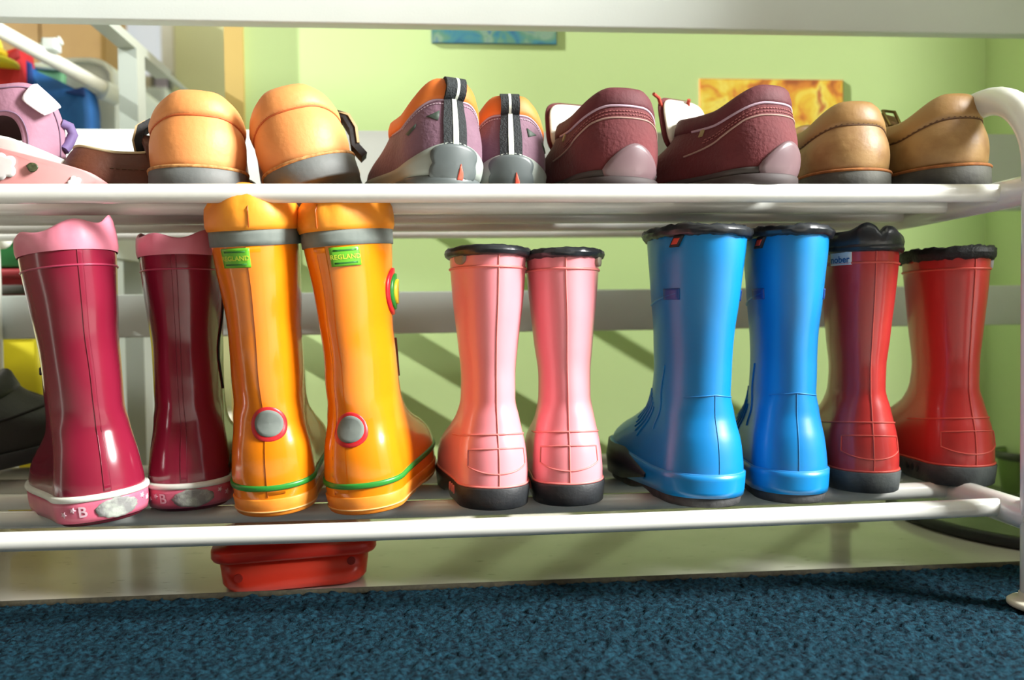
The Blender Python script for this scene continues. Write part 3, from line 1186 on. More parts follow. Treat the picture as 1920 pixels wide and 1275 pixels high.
def hiking(label, px, Y, yaw, roll, seed, pat, scale=1.0, tilt=1):
    o, L, SK = shoe('hiking_shoe', label, px, Y, yaw, roll, scale, PURP, DGRY, sole_h=.007, hb=.078, hs=.054, ht=.060, keys=shoekeys(1.04, 1.16, lean=-.003),
                    seed=seed, grow=.0004, wob=.0010, lin_m=OCOL)
    collar(L, o, OCOL, .80, .0026, 'collar')
    L.line([(t, .795) for t in lerpz(-1.7, 1.7, 50)], .0009).build('collar_piping', mat('mauve_piping', (176, 150, 166), .7), o)
    stitches(L, o, mat('mauve_stitch', (196, 172, 184), .7), lambda t: .755, -1.2, 1.2, 40, .0004)
    # light grey rand with wavy upper edge
    def top(t):
        return .27 + .022 * math.cos(t * 3.0) + .07 * math.exp(-((abs(t) - .0) / .55) ** 2) - .07 * min(1, abs(t) / 2)
    L.band(.0, .2, .0016, m_=3, qf0=lambda t: .02, qf1=top).build('rand', LGRY, o)
    # dark hourglass heel counter
    hg = []
    for k in range(40):
        a = 2 * PI * k / 40
        x, z = math.cos(a), math.sin(a)
        ww = .0260 * (0.62 + .38 * abs(z) ** 1.2) if z > 0 else .0270 * (0.62 + .42 * abs(z) ** 1.2)
        hg.append((ww * x * 1.18, z * .0145))
    hg = [(x * .92, z * 1.05) for x, z in hg]
    hc = L.blob(0, .0165, hg, .0034, 5).build('heel_counter', DGRY, o)
    for s in (-1, 1):
        tri = [(s * .0135, .0090), (s * .005, .0093), (s * .006, .0050)]
        L.line([tuple(L.map(0, .0165, *p)) for p in tri + tri[:1]], .0004).build('moulded_line', LGRY, hc)
    L.blob(.10, .0105, [(x * .8, z) for x, z in ((.0030, -.006), (.0022, 0), (-.001, .0065), (-.0022, .002), (-.0028, -.006))], .0042, 2).build('coral_tick', REDT, hc)
    # heel pull: webbing strip and loop
    st = L.plate(-.20, .20, .30, .92, .0016, n=4, m_=26).build('heel_webbing', WEB, o)
    L.plate(-.045, .045, .30, .92, .0021, n=2, m_=26).build('webbing_stripe', WEBW, st)
    a_ = L.O(0, .80, .002)
    lp = []
    for k in range(13):
        an = -PI * .55 + k / 12 * PI * 1.5
        lp.append(a_ + Vector((0.002 * k / 12 * tilt, .005 - .0075 * math.cos(an), .0085 + .0075 * math.sin(an))))
    lo = curved_strap(o, lp, .0165, .0044, WEB, 'pull_loop', (1, 0, 0))
    curved_strap(o, [p + (p - (a_ + Vector((0, .006, .0095)))).normalized() * .0019 + Vector((.0012 * tilt, 0, 0)) for p in lp], .0022, .0010, WEBW, 'loop_stripe', (1, 0, 0)).parent = lo
    # printed triangles
    for (t, z, sx) in pat:
        L.blob(t, z, [(sx * .0055, .004), (-sx * .005, -.001), (sx * .0052, -.004), (sx * .0056, 0)], .0008, 2).build('printed_triangle', DGN, o)
        L.blob(t - sx * .42, z - .010, [(sx * .006, .004), (-sx * .006, -.003), (-sx * .002, -.0045), (sx * .006, .001)], .0008, 2).build('printed_triangle', DGN, o)
    # tongue
    curved_strap(o, [(0, .082 - .001 * k, .044 + .0055 * k) for k in range(5)], .036, .005, PURP, 'tongue', (1, 0, 0))
    return o, L


hiking('mauve hiking shoe with black heel loop right of the apricot shoes', 828, .712, 20, 1.5, 8, [(-.40, .054, 1)], scale=1.06)
hiking('mauve hiking shoe with black heel loop left of the burgundy shoes', 953, .752, 1, 0, 9, [(.46, .052, -1)], scale=1.03, tilt=-.2)

# ---- burgundy suede shoes
BURG = mat('burgundy_suede', (106, 36, 40), 0.85, (82, 24, 30), 18, bump=.4, bscale=330, sheen=.08, contrast=(.3, .7))
BURGD = mat('burgundy_collar', (90, 30, 38), 0.75, (74, 22, 30), 24, bump=.3)
BURGP = mat('taupe_piping', (160, 128, 118), 0.7)
TAUP = mat('taupe_heel_cap', (114, 92, 96), 0.32, (102, 82, 86), 20)
CREAM = mat('cream_leather_lining', (232, 230, 214), 0.6, (220, 218, 200), 20)
DKS = mat('dark_brown_sole', (56, 46, 46), 0.7)
REDL = mat('red_lace', (186, 66, 48), 0.6)


def pad(parent, c_, wd, hh, th, material, name, tilt=.22):
    """soft rounded pad standing upright (superellipse outline)"""
    mb = MB()
    rows = []
    for s, dy in ((.02, -.5), (.5, -.5), (.85, -.42), (.97, -.2), (1.0, 0), (.97, .2), (.85, .42), (.5, .5), (.02, .5)):
        row = []
        for k in range(36):
            a = 2 * PI * k / 36
            cx, cz = math.cos(a), math.sin(a)
            x = math.copysign(abs(cx) ** .55, cx) * wd / 2 * s
            z = math.copysign(abs(cz) ** .55, cz) * hh / 2 * s
            row.append(Vector((c_[0] + x, c_[1] + dy * th + z * tilt - .18 * x * x / wd * 2, c_[2] + z)))
        rows.append(row)
    mb.grid(rows, True, flip=True)
    return mb.build(name, material, parent)


def burgundy(label, px, Y, yaw, roll, seed, scale=1.12, lace=False):
    o, L, SK = shoe('suede_shoe', label, px, Y, yaw, roll, scale, BURG, DKS, sole_h=.008, hb=.068, hs=.052, ht=.060, keys=shoekeys(1.06, 1.22, lean=-.004),
                    seed=seed, wob=.0012, lin_m=CREAM)
    collar(L, o, BURGD, .82, .0020)
    L.line([(t, .66 + .02 * math.cos(t * 1.5) - .22 * max(0, abs(t) - .7)) for t in lerpz(-1.55, 1.55, 60)], .0007).build('piping', BURGP, o)
    for q0 in (.70, .74):
        stitches(L, o, mat('burgundy_stitch', (150, 86, 84), .7), lambda t: q0 + .02 * math.cos(t * 1.5) - .12 * max(0, abs(t) - .7), -1.4, 1.4, 46, .0004)
    L.line([(t, .82) for t in lerpz(-1.7, 1.7, 40)], .0010).build('collar_seam', mat('mauve_piping', (176, 150, 166), .7), o)
    cap = []
    for k in range(30):
        a = 2 * PI * k / 30
        x, z = math.cos(a), math.sin(a)
        cap.append((x * .0215 * (1 - .45 * max(0, z)), z * (.017 if z > 0 else .012)))
    cap = [(x * 1.12, z * 1.12) for x, z in cap]
    L.blob(.06, .0135, cap, .0030, 5).build('heel_cap', TAUP, o)
    L.band(0, .1, .0014, m_=2, qf0=lambda t: .01, qf1=lambda t: .10 + .02 * math.sin(abs(t))).build('rand', mat('dark_grey_rand', (70, 64, 62), .6), o)
    # padded tongue with cream lining facing back
    tg = [(-.004, .070 + .0018 * k, .042 + .0085 * k) for k in range(6)]
    pad(o, (-.006, .080, .066), .052, .050, .006, BURG, 'tongue')
    pad(o, (-.006, .0755, .0655), .047, .046, .006, CREAM, 'tongue_lining')
    if lace:
        for s, ln in ((-1, 1.0), (.1, .5)):
            MB().tube([(s * .024, .082, .074), (s * .027, .079, .080), (s * .030 - .002, .077, .087), (s * .033 - .006 * ln, .075, .089)], .0016, 6).build('lace', REDL, o)
    for s in (-1, 1):
        L.blob(s * 1.5, .048, rect(.004, .010), .001, 2).build('side_mark', mat('olive_mark', (150, 134, 90), .6), o)
    return o, L


burgundy('burgundy suede shoe with cream lining beside the mauve hiking shoes', 1152, .728, 12, 1.0, 12, scale=1.15)
burgundy('burgundy suede shoe with red lace and cream tongue beside the tan shoes', 1415, .712, 25, 0, 14, scale=1.14, lace=True)

# ---- tan nubuck shoes
TAN = mat('tan_leather', (164, 130, 80), 0.5, (146, 110, 62), 16, bump=.15, bscale=240)
TANB = mat('tan_leather_speckled', (160, 126, 78), 0.5, (132, 96, 56), 60, bump=.15, bscale=240, contrast=(.25, .6))
TANS = mat('dark_stitch', (84, 54, 26), 0.7)
SOLEG = mat('grey_brown_sole', (92, 92, 84), 0.7, (64, 64, 60), 40, bump=.25)
BRASS = mat('brass_buckle', (150, 130, 70), 0.35, metal=.8)


def tan(label, px, Y, yaw, roll, seed, scale, strap=False, lift=0.0):
    o, L, SK = shoe('leather_shoe', label, px, Y, yaw, roll, scale, TANB, SOLEG, sole_h=.016, hb=.056, hs=.040, ht=.058, keys=shoekeys(1.05, 1.10),
                    seed=seed, welt=mat('rust_welt', (166, 104, 50), .8, (140, 84, 40), 200, bump=.4), wob=.0012, lift=lift,
                    lin_m=mat('tan_lining', (168, 140, 92), .8))
    collar(L, o, TAN, .68, .0028)
    L.line([(t, .675) for t in lerpz(-1.65, 1.65, 50)], .0006).build('collar_groove', TANS, o)
    stitches(L, o, TANS, lambda t: .69, -1.5, 1.5, 30, .0005)
    curved_strap(o, [(0, .078 + .003 * k, .050 + .004 * k) for k in range(5)], .034, .005, TAN, 'tongue', (1, 0, 0))
    if strap:
        pts = []
        for k in range(11):
            an = PI * 1.15 - k / 10 * PI * 1.35
            pts.append((-.030 + .004 * k / 10 * 8, .068 + .012 * math.cos(an), .060 + .010 * math.sin(an)))
        st = curved_strap(o, [(-.022, .056, .044), (-.029, .060, .055), (-.026, .064, .064), (-.014, .067, .068), (.002, .068, .069), (.016, .068, .066)], .024, .005, TAN, 'strap', (0, .55, .83))
        MB().tube([(.000, .059, .066), (.012, .059, .065), (.013, .068, .080), (.001, .068, .081)], .0014, 6, closed=True).build('buckle', BRASS, st)
    return o, L


tan('tan leather shoe beside the burgundy suede shoes', 1588, .745, -1, 0, 15, 1.16)
tan('tan leather shoe with buckled strap at the right end of the shelf', 1772, .735, 10, -2.0, 17, 1.20, strap=True, lift=.002)

# ---- brown slip-on lying sideways
BRN = mat('brown_leather', (104, 56, 34), 0.6, (84, 44, 28), 26, bump=.25)
o, L, SK = shoe('leather_sandal', 'small brown leather sandal lying between the mauve sandal and apricot shoes', 182, .765, -66, 0, 1.02, BRN, mat('brown_sole', (92, 54, 32), .7),
                sole_h=.010, hb=.036, hs=.030, ht=.046, keys=shoekeys(1.0, 1.15), seed=19, lin_m=mat('olive_lining', (150, 128, 72), .8), cat='sandal')
L.line([(t, 1.0) for t in lerpz(-PI, PI, 60)], .0012).build('collar_edge', mat('cream_edge', (206, 190, 150), .7), o)
stitches(L, o, TANS, lambda t: .5, 1.2, 2.6, 24)
curved_strap(o, [(-.030, .050, .020), (-.026, .047, .045), (-.010, .045, .057), (.010, .045, .057), (.028, .047, .044), (.031, .050, .020)], .020, .003, BRN, 'strap', (0, 1, 0))

# ---- mauve flowered sandal at the left edge
MAUV = mat('mauve_nubuck', (168, 124, 142), 0.75, (154, 110, 130), 24, bump=.2, bscale=300)
MAUD = mat('mauve_edge_stitch', (132, 104, 130), 0.7)
PNKB = mat('pink_floral_strap', (230, 160, 158), 0.6, (222, 148, 148), 30)
GEM = mat('green_gem', (92, 96, 66), 0.4, (60, 66, 44), 300)
so = thing('sandal', 'mauve and pink flowered sandal with white tab at the left end of the shelf', 'sandal', (at(20, 345, .735).x, .735, ZU_TOP), 0, 0, 0, GS)
ox = so.location.x


def loc_(px, py, Y):
    return at(px, py, Y) - so.location


def curved_panel(outline, Yc, bow, th, rings=6, off=0.0):
    """closed outline of (px,py) points -> bowed plate with thickness"""
    c_ = (sum(p[0] for p in outline) / len(outline), sum(p[1] for p in outline) / len(outline))
    mb = MB()
    def pt(x, y, back):
        u = (x - 20) / 110.0
        return loc_(x, y, Yc + bow * u * u + (th if back else 0) + off)
    rows = []
    for k in range(rings + 1):
        s = (k + .02) / rings if k < rings else 1
        rows.append([pt(c_[0] + (x - c_[0]) * s, c_[1] + (y - c_[1]) * s, False) for x, y in outline])
    rows.append([pt(x, y, True) for x, y in outline])
    mb.grid(rows, True)
    mb.cap(rows[0]); mb.cap(rows[-1], True)
    return mb


# heel counter: arch with a wide opening
def arch(out, inn, Yc, bow, th):
    mb = MB()
    def pt(p, dy):
        u = (p[0] - 5) / 110.0
        return loc_(p[0], p[1], Yc + bow * u * u + dy)
    n = len(out)
    rows = []
    for k in range(7):
        s = k / 6
        row = []
        for a_, b_ in zip(inn, out):
            row.append(pt((a_[0] + (b_[0] - a_[0]) * s, a_[1] + (b_[1] - a_[1]) * s), -.0015 * math.sin(PI * s)))
        rows.append(row)
    rows.append([pt(p, th) for p in out])
    rows.insert(0, [pt(p, th) for p in inn])
    rows.append(rows[0])
    mb.grid(rows)
    return mb


def spl(pts, n):
    out = []
    P_ = [Vector((p[0], p[1], 0)) for p in pts]
    for i in range(len(P_) - 1):
        p0, p1, p2, p3 = P_[max(i-1, 0)], P_[i], P_[i+1], P_[min(i+2, len(P_)-1)]
        for k in range(n):
            s = k / n
            out.append(.5 * ((2*p1) + (p2-p0)*s + (2*p0-5*p1+4*p2-p3)*s*s + (3*p1-p0-3*p2+p3)*s**3))
    out.append(P_[-1])
    return [(p.x, p.y) for p in out]


outer = spl([(-112, 345), (-106, 260), (-86, 200), (-50, 166), (0, 158), (52, 156), (92, 178), (116, 222), (124, 270), (122, 345)], 6)
inner_ = spl([(-46, 345), (-44, 290), (-36, 250), (-22, 228), (-4, 218), (10, 217), (26, 224), (38, 246), (42, 282), (36, 345)], 6)
arch(outer, inner_, .742, .028, .004).build('heel_counter', MAUV, so)
for nm, ln, dy in (('edge_stitching', [(a_[0] + (b_[0] - a_[0]) * .14, a_[1] + (b_[1] - a_[1]) * .14) for a_, b_ in zip(inner_, outer)], -.0014),
                   ('edge_stitching', [(a_[0] + (b_[0] - a_[0]) * .88, a_[1] + (b_[1] - a_[1]) * .88) for a_, b_ in zip(inner_, outer)], -.0012)):
    MB().tube([loc_(x, y, .742 + .028 * ((x - 5) / 110) ** 2 + dy) for x, y in ln], .0006, 5).build(nm, MAUD, so)
curved_panel(spl([(-48, 262), (-40, 225), (-4, 205), (30, 212), (48, 240), (46, 264)], 4), .775, .02, .004).build('inner_lining', mat('dark_brown_lining', (58, 34, 34), .8), so)
tab = spl([(70, 157), (112, 196), (108, 205), (88, 215), (78, 214), (46, 192), (42, 180), (58, 160), (70, 157)], 4)[:-1]
curved_panel(tab, .742, .020, .003, off=-.004).build('velcro_tab', mat('white_velcro_tab', (236, 226, 230), .7, (222, 210, 216), 60, bump=.3), so)
MB().tube([loc_(116, 232, .772), loc_(131, 238, .775), loc_(137, 252, .777), loc_(128, 272, .776), loc_(120, 282, .772)], .0045, 8).build('lining_edge', mat('violet_lining', (112, 92, 140), .7), so)
# sole, insole, and pink flowered side strap
sk = Loft([(0, .0, .17, .030, .036, .03, .055), (.03, .0, .17, .030, .036, .03, .055)])
def place_pts(mb, M_):
    mb.v = [tuple(M_ @ Vector(v)) for v in mb.v]
    return mb
MS = Matrix.Translation((-.035, .052, .0)) @ Matrix.Rotation(math.radians(58), 4, 'Z')
place_pts(sole_mesh(sk, 0, .012, .002), MS).build('sole', mat('pale_sole', (196, 186, 176), .7), so)
ins = curved_panel(spl([(-60, 246), (0, 254), (36, 264), (118, 298), (196, 336), (190, 345), (100, 345), (-60, 345)], 3), .738, .012, .006)
ins.build('insole', mat('white_insole', (240, 240, 234), .6), so)
stp = spl([(-90, 250), (-40, 266), (0, 277), (60, 292), (120, 308), (170, 324), (204, 345)], 4) + [(170, 352), (80, 354), (0, 354), (-90, 354)]
curved_panel(stp, .716, .006, .004).build('floral_strap', PNKB, so)


def flower(cx, cy, r, parent):
    pts = []
    for k in range(40):
        a = 2 * PI * k / 40
        rr = r * (.74 + .26 * abs(math.sin(2.5 * a)))
        pts.append((cx + rr * math.cos(a), cy + rr * math.sin(a)))
    curved_panel(pts, .716, .006, .001, 3, off=-.0014).build('flower_print', mat('white_flower_print', (232, 228, 226), .6), parent)


flower(6, 312, 27, so)
flower(140, 343, 14, so)
curved_panel(spl([(49, 311), (56, 305), (66, 306), (72, 313), (67, 321), (56, 322), (49, 311)], 4)[:-1], .716, .006, .003, 3, off=-.0035).build('gem', GEM, so)

# ---- black laced shoe on the lower shelf at the left edge
BLK = mat('black_leather', (30, 32, 28), 0.5, (22, 24, 20), 30, bump=.25)
o, L, SK = shoe('leather_shoe', 'black leather shoe cut off at the left end of the lower shelf', -150, .880, -52, -10, 1.35, BLK, BLACKR, sole_h=.012, hb=.058, hs=.046, ht=.066,
                keys=shoekeys(1.05, 1.1), seed=27, shelf=ZL_TOP, lift=.002, group='shoes on the lower shelf', lin_m=LINING)
L.line([(t, .55) for t in lerpz(1.2, 2.9, 24)], .0012).build('seam', CORD, o)
L.line([(-t, .55) for t in lerpz(1.2, 2.9, 24)], .0012).build('seam', CORD, o)
collar(L, o, BLK, .8, .002)

# =================================================================== FLOOR THINGS
RPL = mat('red_translucent_plastic', (240, 70, 48), 0.28, (232, 60, 40), 10, trans=.12)
fl = atz(406, 1117, 0.0)
flr = atz(668, 1093, 0.0)
bx = thing('lunch_box', 'translucent red plastic lunch box on the floor under the shoe rack', 'box', (0, 0, 0))
dirv = (flr - fl)
ang = math.atan2(dirv.y, dirv.x)
wid = 0.140
dep = 0.105
ctr = fl + Vector((math.cos(ang), math.sin(ang), 0)) * wid / 2 + Vector((-math.sin(ang), math.cos(ang), 0)) * dep / 2
bx.location = (ctr.x, ctr.y + .006, -.0055)
bx.rotation_mode = 'ZYX'
bx.rotation_euler = (0, 0, ang)


def tub(zs, r=.022):
    mb = MB()
    rows = []
    for z, ins in zs:
        row = []
        hx, hy = wid / 2 - ins, dep / 2 - ins
        rr = r
        for q in range(4):
            cx = (hx - rr) * (1 if q in (0, 3) else -1)
            cy = (hy - rr) * (1 if q in (0, 1) else -1)
            for k in range(9):
                a = q * PI / 2 + k / 8 * PI / 2
                row.append(Vector((cx + rr * math.cos(a), cy + rr * math.sin(a), z)))
        rows.append(row)
    mb.grid(rows, True)
    return mb, rows


mb, rows = tub([(0.0, .012), (.002, .006), (.008, .002), (.034, -.001), (.034, .0015), (.008, .0045), (.003, .012)])
mb.cap(rows[0], True); mb.cap(rows[-1])
mb.build('body', RPL, bx)
mb, rows = tub([(.033, -.0005), (.033, -.006), (.036, -.0075), (.0425, -.0075), (.0445, -.006), (.0445, .004), (.056, .008), (.0585, .012)])
mb.cap(rows[-1])
mb.build('lid', mat('red_plastic_lid', (222, 58, 44), 0.32, (214, 48, 36), 10, trans=.08), bx)
DRC = mat('brown_contents', (110, 70, 30), .7)
rb_ = random.Random(5)
for k in range(7):
    x = -.050 + k * .0158
    h_ = .016 + .010 * rb_.random()
    mb = MB().rbox((x, -.030, .004 + h_ / 2), (.009 + .004 * rb_.random(), .012, h_), .003)
    mb.build('content_piece', DRC, bx)
for x in (-.052, .052):
    MB().tube([(x, -dep / 2 + .001, .018 if x < 0 else .026), (x, -dep / 2 - .0012, .018 if x < 0 else .026)], .004, 16).build('moulded_dot', mat('dark_red_dot', (150, 40, 30), .4), bx)

# round stand base under the right end of the rack
cb = atz(1985, 962, 0.0)
sb = thing('stand_base', 'round stand base with black rubber rim on the floor at the right edge', 'stand', (cb.x, cb.y, -.0055))
e0 = atz(1738, 985, 0.0)
RB = (Vector((e0.x, e0.y, 0)) - Vector((cb.x, cb.y, 0))).length
def disc(prof, n=64):
    mb = MB()
    rows = [[Vector((max(r_, 1e-4) * math.cos(2*PI*k/n), max(r_, 1e-4) * math.sin(2*PI*k/n), z)) for k in range(n)] for r_, z in prof]
    mb.grid(rows, True)
    return mb
disc([(RB - .014, 0), (RB - .004, .0005), (RB, .004), (RB - .001, .011), (RB - .004, .0135), (RB - .010, .0135), (RB - .013, .010)]).build('rubber_rim', BLACKR, sb)
disc([(RB - .0125, .0085), (RB * .55, .0105), (.03, .020), (.014, .026), (.0, .026)]).build('plate', mat('grey_green_metal', (120, 132, 108), .25, metal=.3), sb)
disc([(.022, .012), (.020, .05), (.012, .055), (.012, .062), (0, .062)]).build('socket', BLACKR, sb)
# small green cup standing behind the right end
gc = at(1912, 905, .97)
cup = thing('plastic_cup', 'green plastic cup on the floor behind the right leg of the rack', 'cup', (gc.x, .985 + .12, -.0055))
cup.location = (at(1922, 900, 1.04).x, 1.04, -.0055)
disc([(0, 0), (.024, 0), (.026, .002), (.034, .060), (.0355, .066), (.034, .068), (.0325, .062), (.024, .006), (0, .006)], 40).build('cup_body', mat('green_plastic', (120, 150, 80), .35), cup)
disc([(.0355, .058), (.037, .060), (.037, .067), (.0355, .069)], 40).build('cup_rim', mat('dark_green_plastic', (70, 80, 60), .35), cup)

# =================================================================== BACKGROUND, LEFT
WPL = mat('white_plastic', (224, 232, 230), 0.35, (216, 226, 224), 8)


def flat_panel(pts_px, Y, th, name, material, parent=None, n=1):
    """outline at depth Y, extruded away by th"""
    P_ = [at(x, y, Y) for x, y in pts_px]
    mb = MB()
    back = [p + Vector((0, th, 0)) for p in P_]
    rows = [P_, back]
    mb.grid(rows, True)
    mb.cap(P_); mb.cap(back, True)
    o = mb.build(name, material, parent, False)
    return autosmooth(o, 40)


def set_base(o):
    return o


# white rounded chest with sloping front
ch = thing('toy_chest', 'tall white rounded plastic toy chest behind the left end of the rack', 'chest', (0, 0, 0))
zb_px = 905
flat_panel(spl([(60, 120), (110, 110), (170, 108), (198, 116), (212, 132), (216, 160)], 4) + [(216, 868), (60, 868)], 1.30, .28, 'body', WPL, ch)
MB().tube([at(62, 125, 1.297), at(120, 116, 1.297), at(170, 114, 1.297), at(196, 122, 1.297), at(208, 138, 1.297), at(211, 165, 1.297)], .004, 8).build('lid_edge', WPL, ch)
# things in front of / in the chest
YB_ = 1.22


def crate(px0, px1, py0, py1, Y, dep_, name, label, material, cat='box', slope=0):
    a_, b_ = at(px0, py0, Y), at(px1, py1, Y)
    cx, cz = (a_.x + b_.x) / 2, (a_.z + b_.z) / 2
    o = thing(name, label, cat, (cx, Y + dep_ / 2, min(a_.z, b_.z)))
    wd, hh = abs(b_.x - a_.x), abs(a_.z - b_.z)
    MB().rbox((0, 0, hh / 2), (wd, dep_, hh), .008).build('shell', material, o)
    MB().rbox((0, 0, hh - .006), (wd + .006, dep_ + .006, .012), .010).build('top_rim', material, o)
    MB().rbox((0, -dep_ / 2 - .001, hh * .62), (wd * .5, .004, .012), .0015).build('handle_recess', mat(material.name + '_recess', (60, 60, 50), .6), o)  # raised dark bar, the shade of a hand hole put into its colour
    return o


YEL = mat('yellow_plastic', (226, 214, 40), 0.4, (216, 202, 30), 12)
REDP = mat('red_fabric', (196, 34, 40), 0.7, (182, 28, 34), 40, bump=.2)
BLUF = mat('blue_fabric', (24, 96, 168), 0.7, (18, 82, 150), 30, bump=.2)
BLUD = mat('navy_fabric', (20, 60, 132), 0.7)
GRNF = mat('green_fabric', (104, 164, 122), 0.7, (92, 152, 110), 30, bump=.2)
zy = at(45, 640, 1.10).z
c1 = crate(-60, 84, 612, 980, 1.10, .10, 'storage_crate', 'bright yellow plastic crate on the floor behind the left rack leg', YEL, 'crate')
c1.location.z = -.0055
c2 = crate(-60, 84, 505, 606, 1.10, .10, 'storage_crate', 'dark red plastic crate stacked on the yellow crate', mat('dark_red_plastic', (140, 24, 34), .4), 'crate')
c3 = crate(-60, 84, 400, 500, 1.10, .10, 'storage_crate', 'green plastic crate stacked on the dark red crate', mat('green_crate_plastic', (40, 130, 66), .4), 'crate')
# fabric bags hanging over the stacked crates
bb = thing('cloth_bag', 'blue cloth bag with navy edge hanging behind the mauve sandal', 'bag', at(130, 400, 1.2))


def cloth(pts_px, Y, th, name, material, parent, bow=.012):
    c_ = (sum(p[0] for p in pts_px) / len(pts_px), sum(p[1] for p in pts_px) / len(pts_px))
    mb = MB()
    rows = []
    for k in range(6):
        s = (k + .02) / 5 if k < 5 else 1
        row = []
        for x, y in pts_px:
            X_, Y_ = c_[0] + (x - c_[0]) * s, c_[1] + (y - c_[1]) * s
            p = at(X_, Y_, Y - bow * (1 - s * s) + .002 * math.sin(X_ * .09 + Y_ * .04))
            row.append(p - (parent.location if parent else Vector()))
        rows.append(row)
    rows.append([p + Vector((0, th, 0)) for p in rows[-1]])
    mb.grid(rows, True)
    mb.cap(rows[0]); mb.cap(rows[-1], True)
    return mb.build(name, material, parent)


def dens(pts, n=5):
    out = []
    for i in range(len(pts)):
        a_, b_ = pts[i], pts[(i + 1) % len(pts)]
        out += [(a_[0] + (b_[0] - a_[0]) * k / n, a_[1] + (b_[1] - a_[1]) * k / n) for k in range(n)]
    return out


cloth(dens([(44, 112), (60, 130), (112, 152), (140, 166), (160, 164), (166, 200), (169, 300), (165, 400), (50, 400), (44, 250)]), 1.235, .04, 'bag_body', BLUF, bb)
cloth(dens([(44, 110), (58, 118), (62, 160), (50, 175), (44, 170)], 4), 1.228, .004, 'bag_edge', BLUD, bb, .002)
cloth(dens([(122, 172), (156, 163), (158, 180), (140, 178)], 4), 1.228, .004, 'bag_edge', BLUD, bb, .002)
rb2 = thing('cloth_bag', 'red cloth bag at the top left corner under the white pole', 'bag', at(10, 400, 1.2))
cloth(dens([(-60, 100), (10, 96), (36, 88), (40, 130), (43, 250), (43, 400), (-60, 400)]), 1.21, .04, 'bag_body', REDP, rb2)
cloth(dens([(8, 104), (34, 90), (36, 108), (10, 122)], 4), 1.203, .003, 'bag_fold', mat('dark_red_fold', (150, 24, 32), .7), rb2, .001)
gf = thing('folder', 'pale green folder standing behind the blue cloth bag', 'folder', at(85, 250, 1.26))
cloth(dens([(52, 120), (118, 126), (114, 260), (54, 260)]), 1.262, .012, 'folder_cover', GRNF, gf, .003)
MB().tube([at(x, y, 1.258) - gf.location for x, y in ((53, 122), (85, 126), (117, 128))], .004, 8).build('folder_spine', mat('pale_green_edge', (196, 216, 190), .6), gf)
yl = thing('plastic_toy', 'yellow plastic toy at the top left edge above the red cloth bag', 'toy', at(-8, 130, 1.19))
yb_ = yl.location
prof = [(.0, .062), (.020, .060), (.034, .050), (.040, .030), (.043, .010), (.060, .004), (.060, .0), (.0, .0)]
MBd = disc(prof, 40)
MBd.build('toy_body', YEL, yl)
disc([(.0435, .012), (.0455, .012), (.0455, .020), (.0435, .020)], 40).build('toy_band', mat('dark_yellow_band', (196, 170, 30), .5), yl)
yl.location = at(-58, 118, 1.18)
# white pole with clip
po = thing('clothes_pole', 'white metal pole slanting across the top left corner', 'pole', at(0, 60, 1.12))
A_, B_ = at(-40, 36, 1.08), at(200, 168, 1.27)
MB().tube([A_ - po.location, B_ - po.location], .0098, 18).build('rail', WHITE, po)
kn = B_ - po.location
MB().tube([kn + Vector((-.004, -.006, -.002)), kn + Vector((.008, .014, -.006))], .0150, 18).build('end_socket', WPL, po)
cl = at(98, 92, 1.17) - po.location
MB().rbox(cl + Vector((0, -.002, .004)), (.020, .02, .016), .004).build('clip', WPL, po)
MB().tube([cl + Vector((-.022, 0, -.001)), cl + Vector((.012, 0, .012))], .006, 10).build('clip_arm', WPL, po)

# cabinet seen behind (oak)
OAK = mat('oak_veneer', (190, 156, 96), 0.55, (178, 142, 84), 7)
YC_ = 2.32
a_, b_ = at(-40, 45, YC_), at(192, 45, YC_)
cb_ = thing('cupboard', 'light oak cupboard standing in the far room on the left', 'cupboard', ((a_.x + b_.x) / 2, YC_ + .09, -.0055))
wd = b_.x - a_.x
autosmooth(MB().box((0, 0, .65), (wd, .16, 1.3)).build('carcass', OAK, cb_, False))
for k in (-1, 1):
    dr = autosmooth(MB().box((k * wd / 4, -.089, .66), (wd / 2 - .006, .018, 1.24)).build('door', OAK, cb_, False))
    MB().tube([(-k * .03 + k * wd / 4 * .3, -.110, .70), (-k * .03 + k * wd / 4 * .3, -.110, .80)], .006, 8).build('handle', GREYM, dr)
# radiator below the far window
ra0, ra1 = at(250, 160, YF - .1), at(292, 250, YF - .1)
rad = thing('radiator', 'white finned radiator under the far window', 'radiator', ((ra0.x + ra1.x) / 2, YF - .06, .12))
rw, rh = abs(ra1.x - ra0.x) * 1.9, ra0.z - .12
for k in range(9):
    MB().rbox((-rw / 2 + rw * (k + .5) / 9, 0, rh / 2), (rw / 9 * .8, .06, rh), .006).build('fin', WPL, rad)
for z in (.04, rh - .04):
    MB().tube([(-rw / 2, 0, z), (rw / 2, 0, z)], .018, 10).build('pipe', WPL, rad)
# small framed print on the far wall
fp = at(304, 175, YF - .01)
pf = thing('picture', 'small dark framed picture on the pale far wall beside the radiator', 'picture', (fp.x, YF - .012, fp.z))
autosmooth(MB().box((0, 0, 0), (.052, .020, .12)).build('frame', mat('dark_frame', (90, 96, 88), .6), pf, False))
MB().box((.003, -.0115, 0), (.036, .004, .10)).build('print', mat('mauve_print', (186, 170, 190), .7, (150, 150, 170), 20), pf, False)


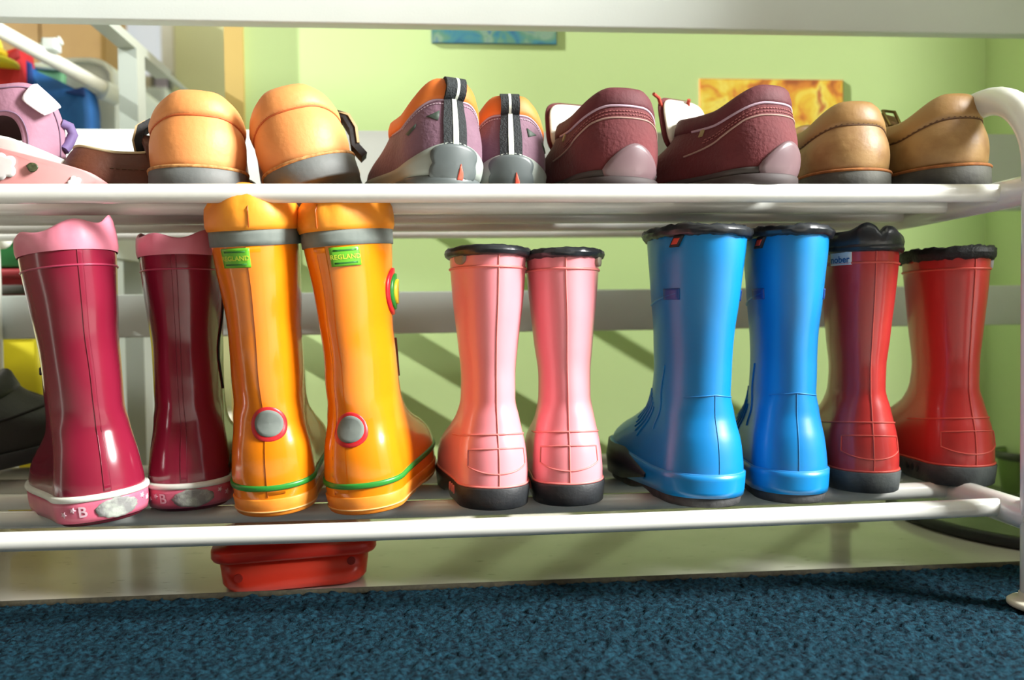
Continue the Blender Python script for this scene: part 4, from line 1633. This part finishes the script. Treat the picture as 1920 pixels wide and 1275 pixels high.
# =================================================================== PICTURES ON THE GREEN WALL
def painting(px0, px1, py0, py1, name, label, material, side):
    a_, b_ = at(px0, py0, Y_WALL - .012), at(px1, py1, Y_WALL - .012)
    o = thing(name, label, 'painting', ((a_.x + b_.x) / 2, Y_WALL - .0008, (a_.z + b_.z) / 2))
    wd, hh = b_.x - a_.x, a_.z - b_.z
    autosmooth(MB().box((0, 0, 0), (wd, .0014, hh)).build('stretcher', side, o, False))
    MB().box((0, -.0008, 0), (wd - .002, .0006, hh - .002)).build('canvas', material, o, False)
    return o


def paint_mat(name, cols, scale, dist):
    mt = bpy.data.materials.new(name)
    mt.use_nodes = True
    nt = mt.node_tree
    b_ = nt.nodes['Principled BSDF']
    b_.inputs['Roughness'].default_value = .7
    tc = nt.nodes.new('ShaderNodeTexCoord')
    n = nt.nodes.new('ShaderNodeTexNoise')
    n.inputs['Scale'].default_value = scale
    n.inputs['Detail'].default_value = 3
    n.inputs['Distortion'].default_value = dist
    cr = nt.nodes.new('ShaderNodeValToRGB')
    cr.color_ramp.elements[0].position = .3
    cr.color_ramp.elements[0].color = lin(cols[0])
    cr.color_ramp.elements[1].position = .7
    cr.color_ramp.elements[1].color = lin(cols[-1])
    for i, c_ in enumerate(cols[1:-1]):
        e = cr.color_ramp.elements.new(.3 + .4 * (i + 1) / (len(cols) - 1))
        e.color = lin(c_)
    nt.links.new(tc.outputs['Object'], n.inputs['Vector'])
    nt.links.new(n.outputs['Fac'], cr.inputs['Fac'])
    nt.links.new(cr.outputs['Color'], b_.inputs['Base Color'])
    return mt


painting(807, 1046, -90, 79, 'painting', 'blue-green abstract painting cut off by the white board above', paint_mat('blue_paint', [(40, 90, 140), (60, 130, 150), (90, 140, 120), (130, 160, 140), (50, 110, 150)], 26, 1.0), mat('blue_canvas_side', (60, 110, 150), .7))
painting(1316, 1588, 143, 300, 'painting', 'orange and yellow abstract painting behind the burgundy shoe', paint_mat('orange_paint', [(170, 90, 50), (226, 140, 60), (240, 200, 70), (246, 226, 110), (200, 120, 70)], 22, 1.4), mat('orange_canvas_side', (190, 120, 70), .7))
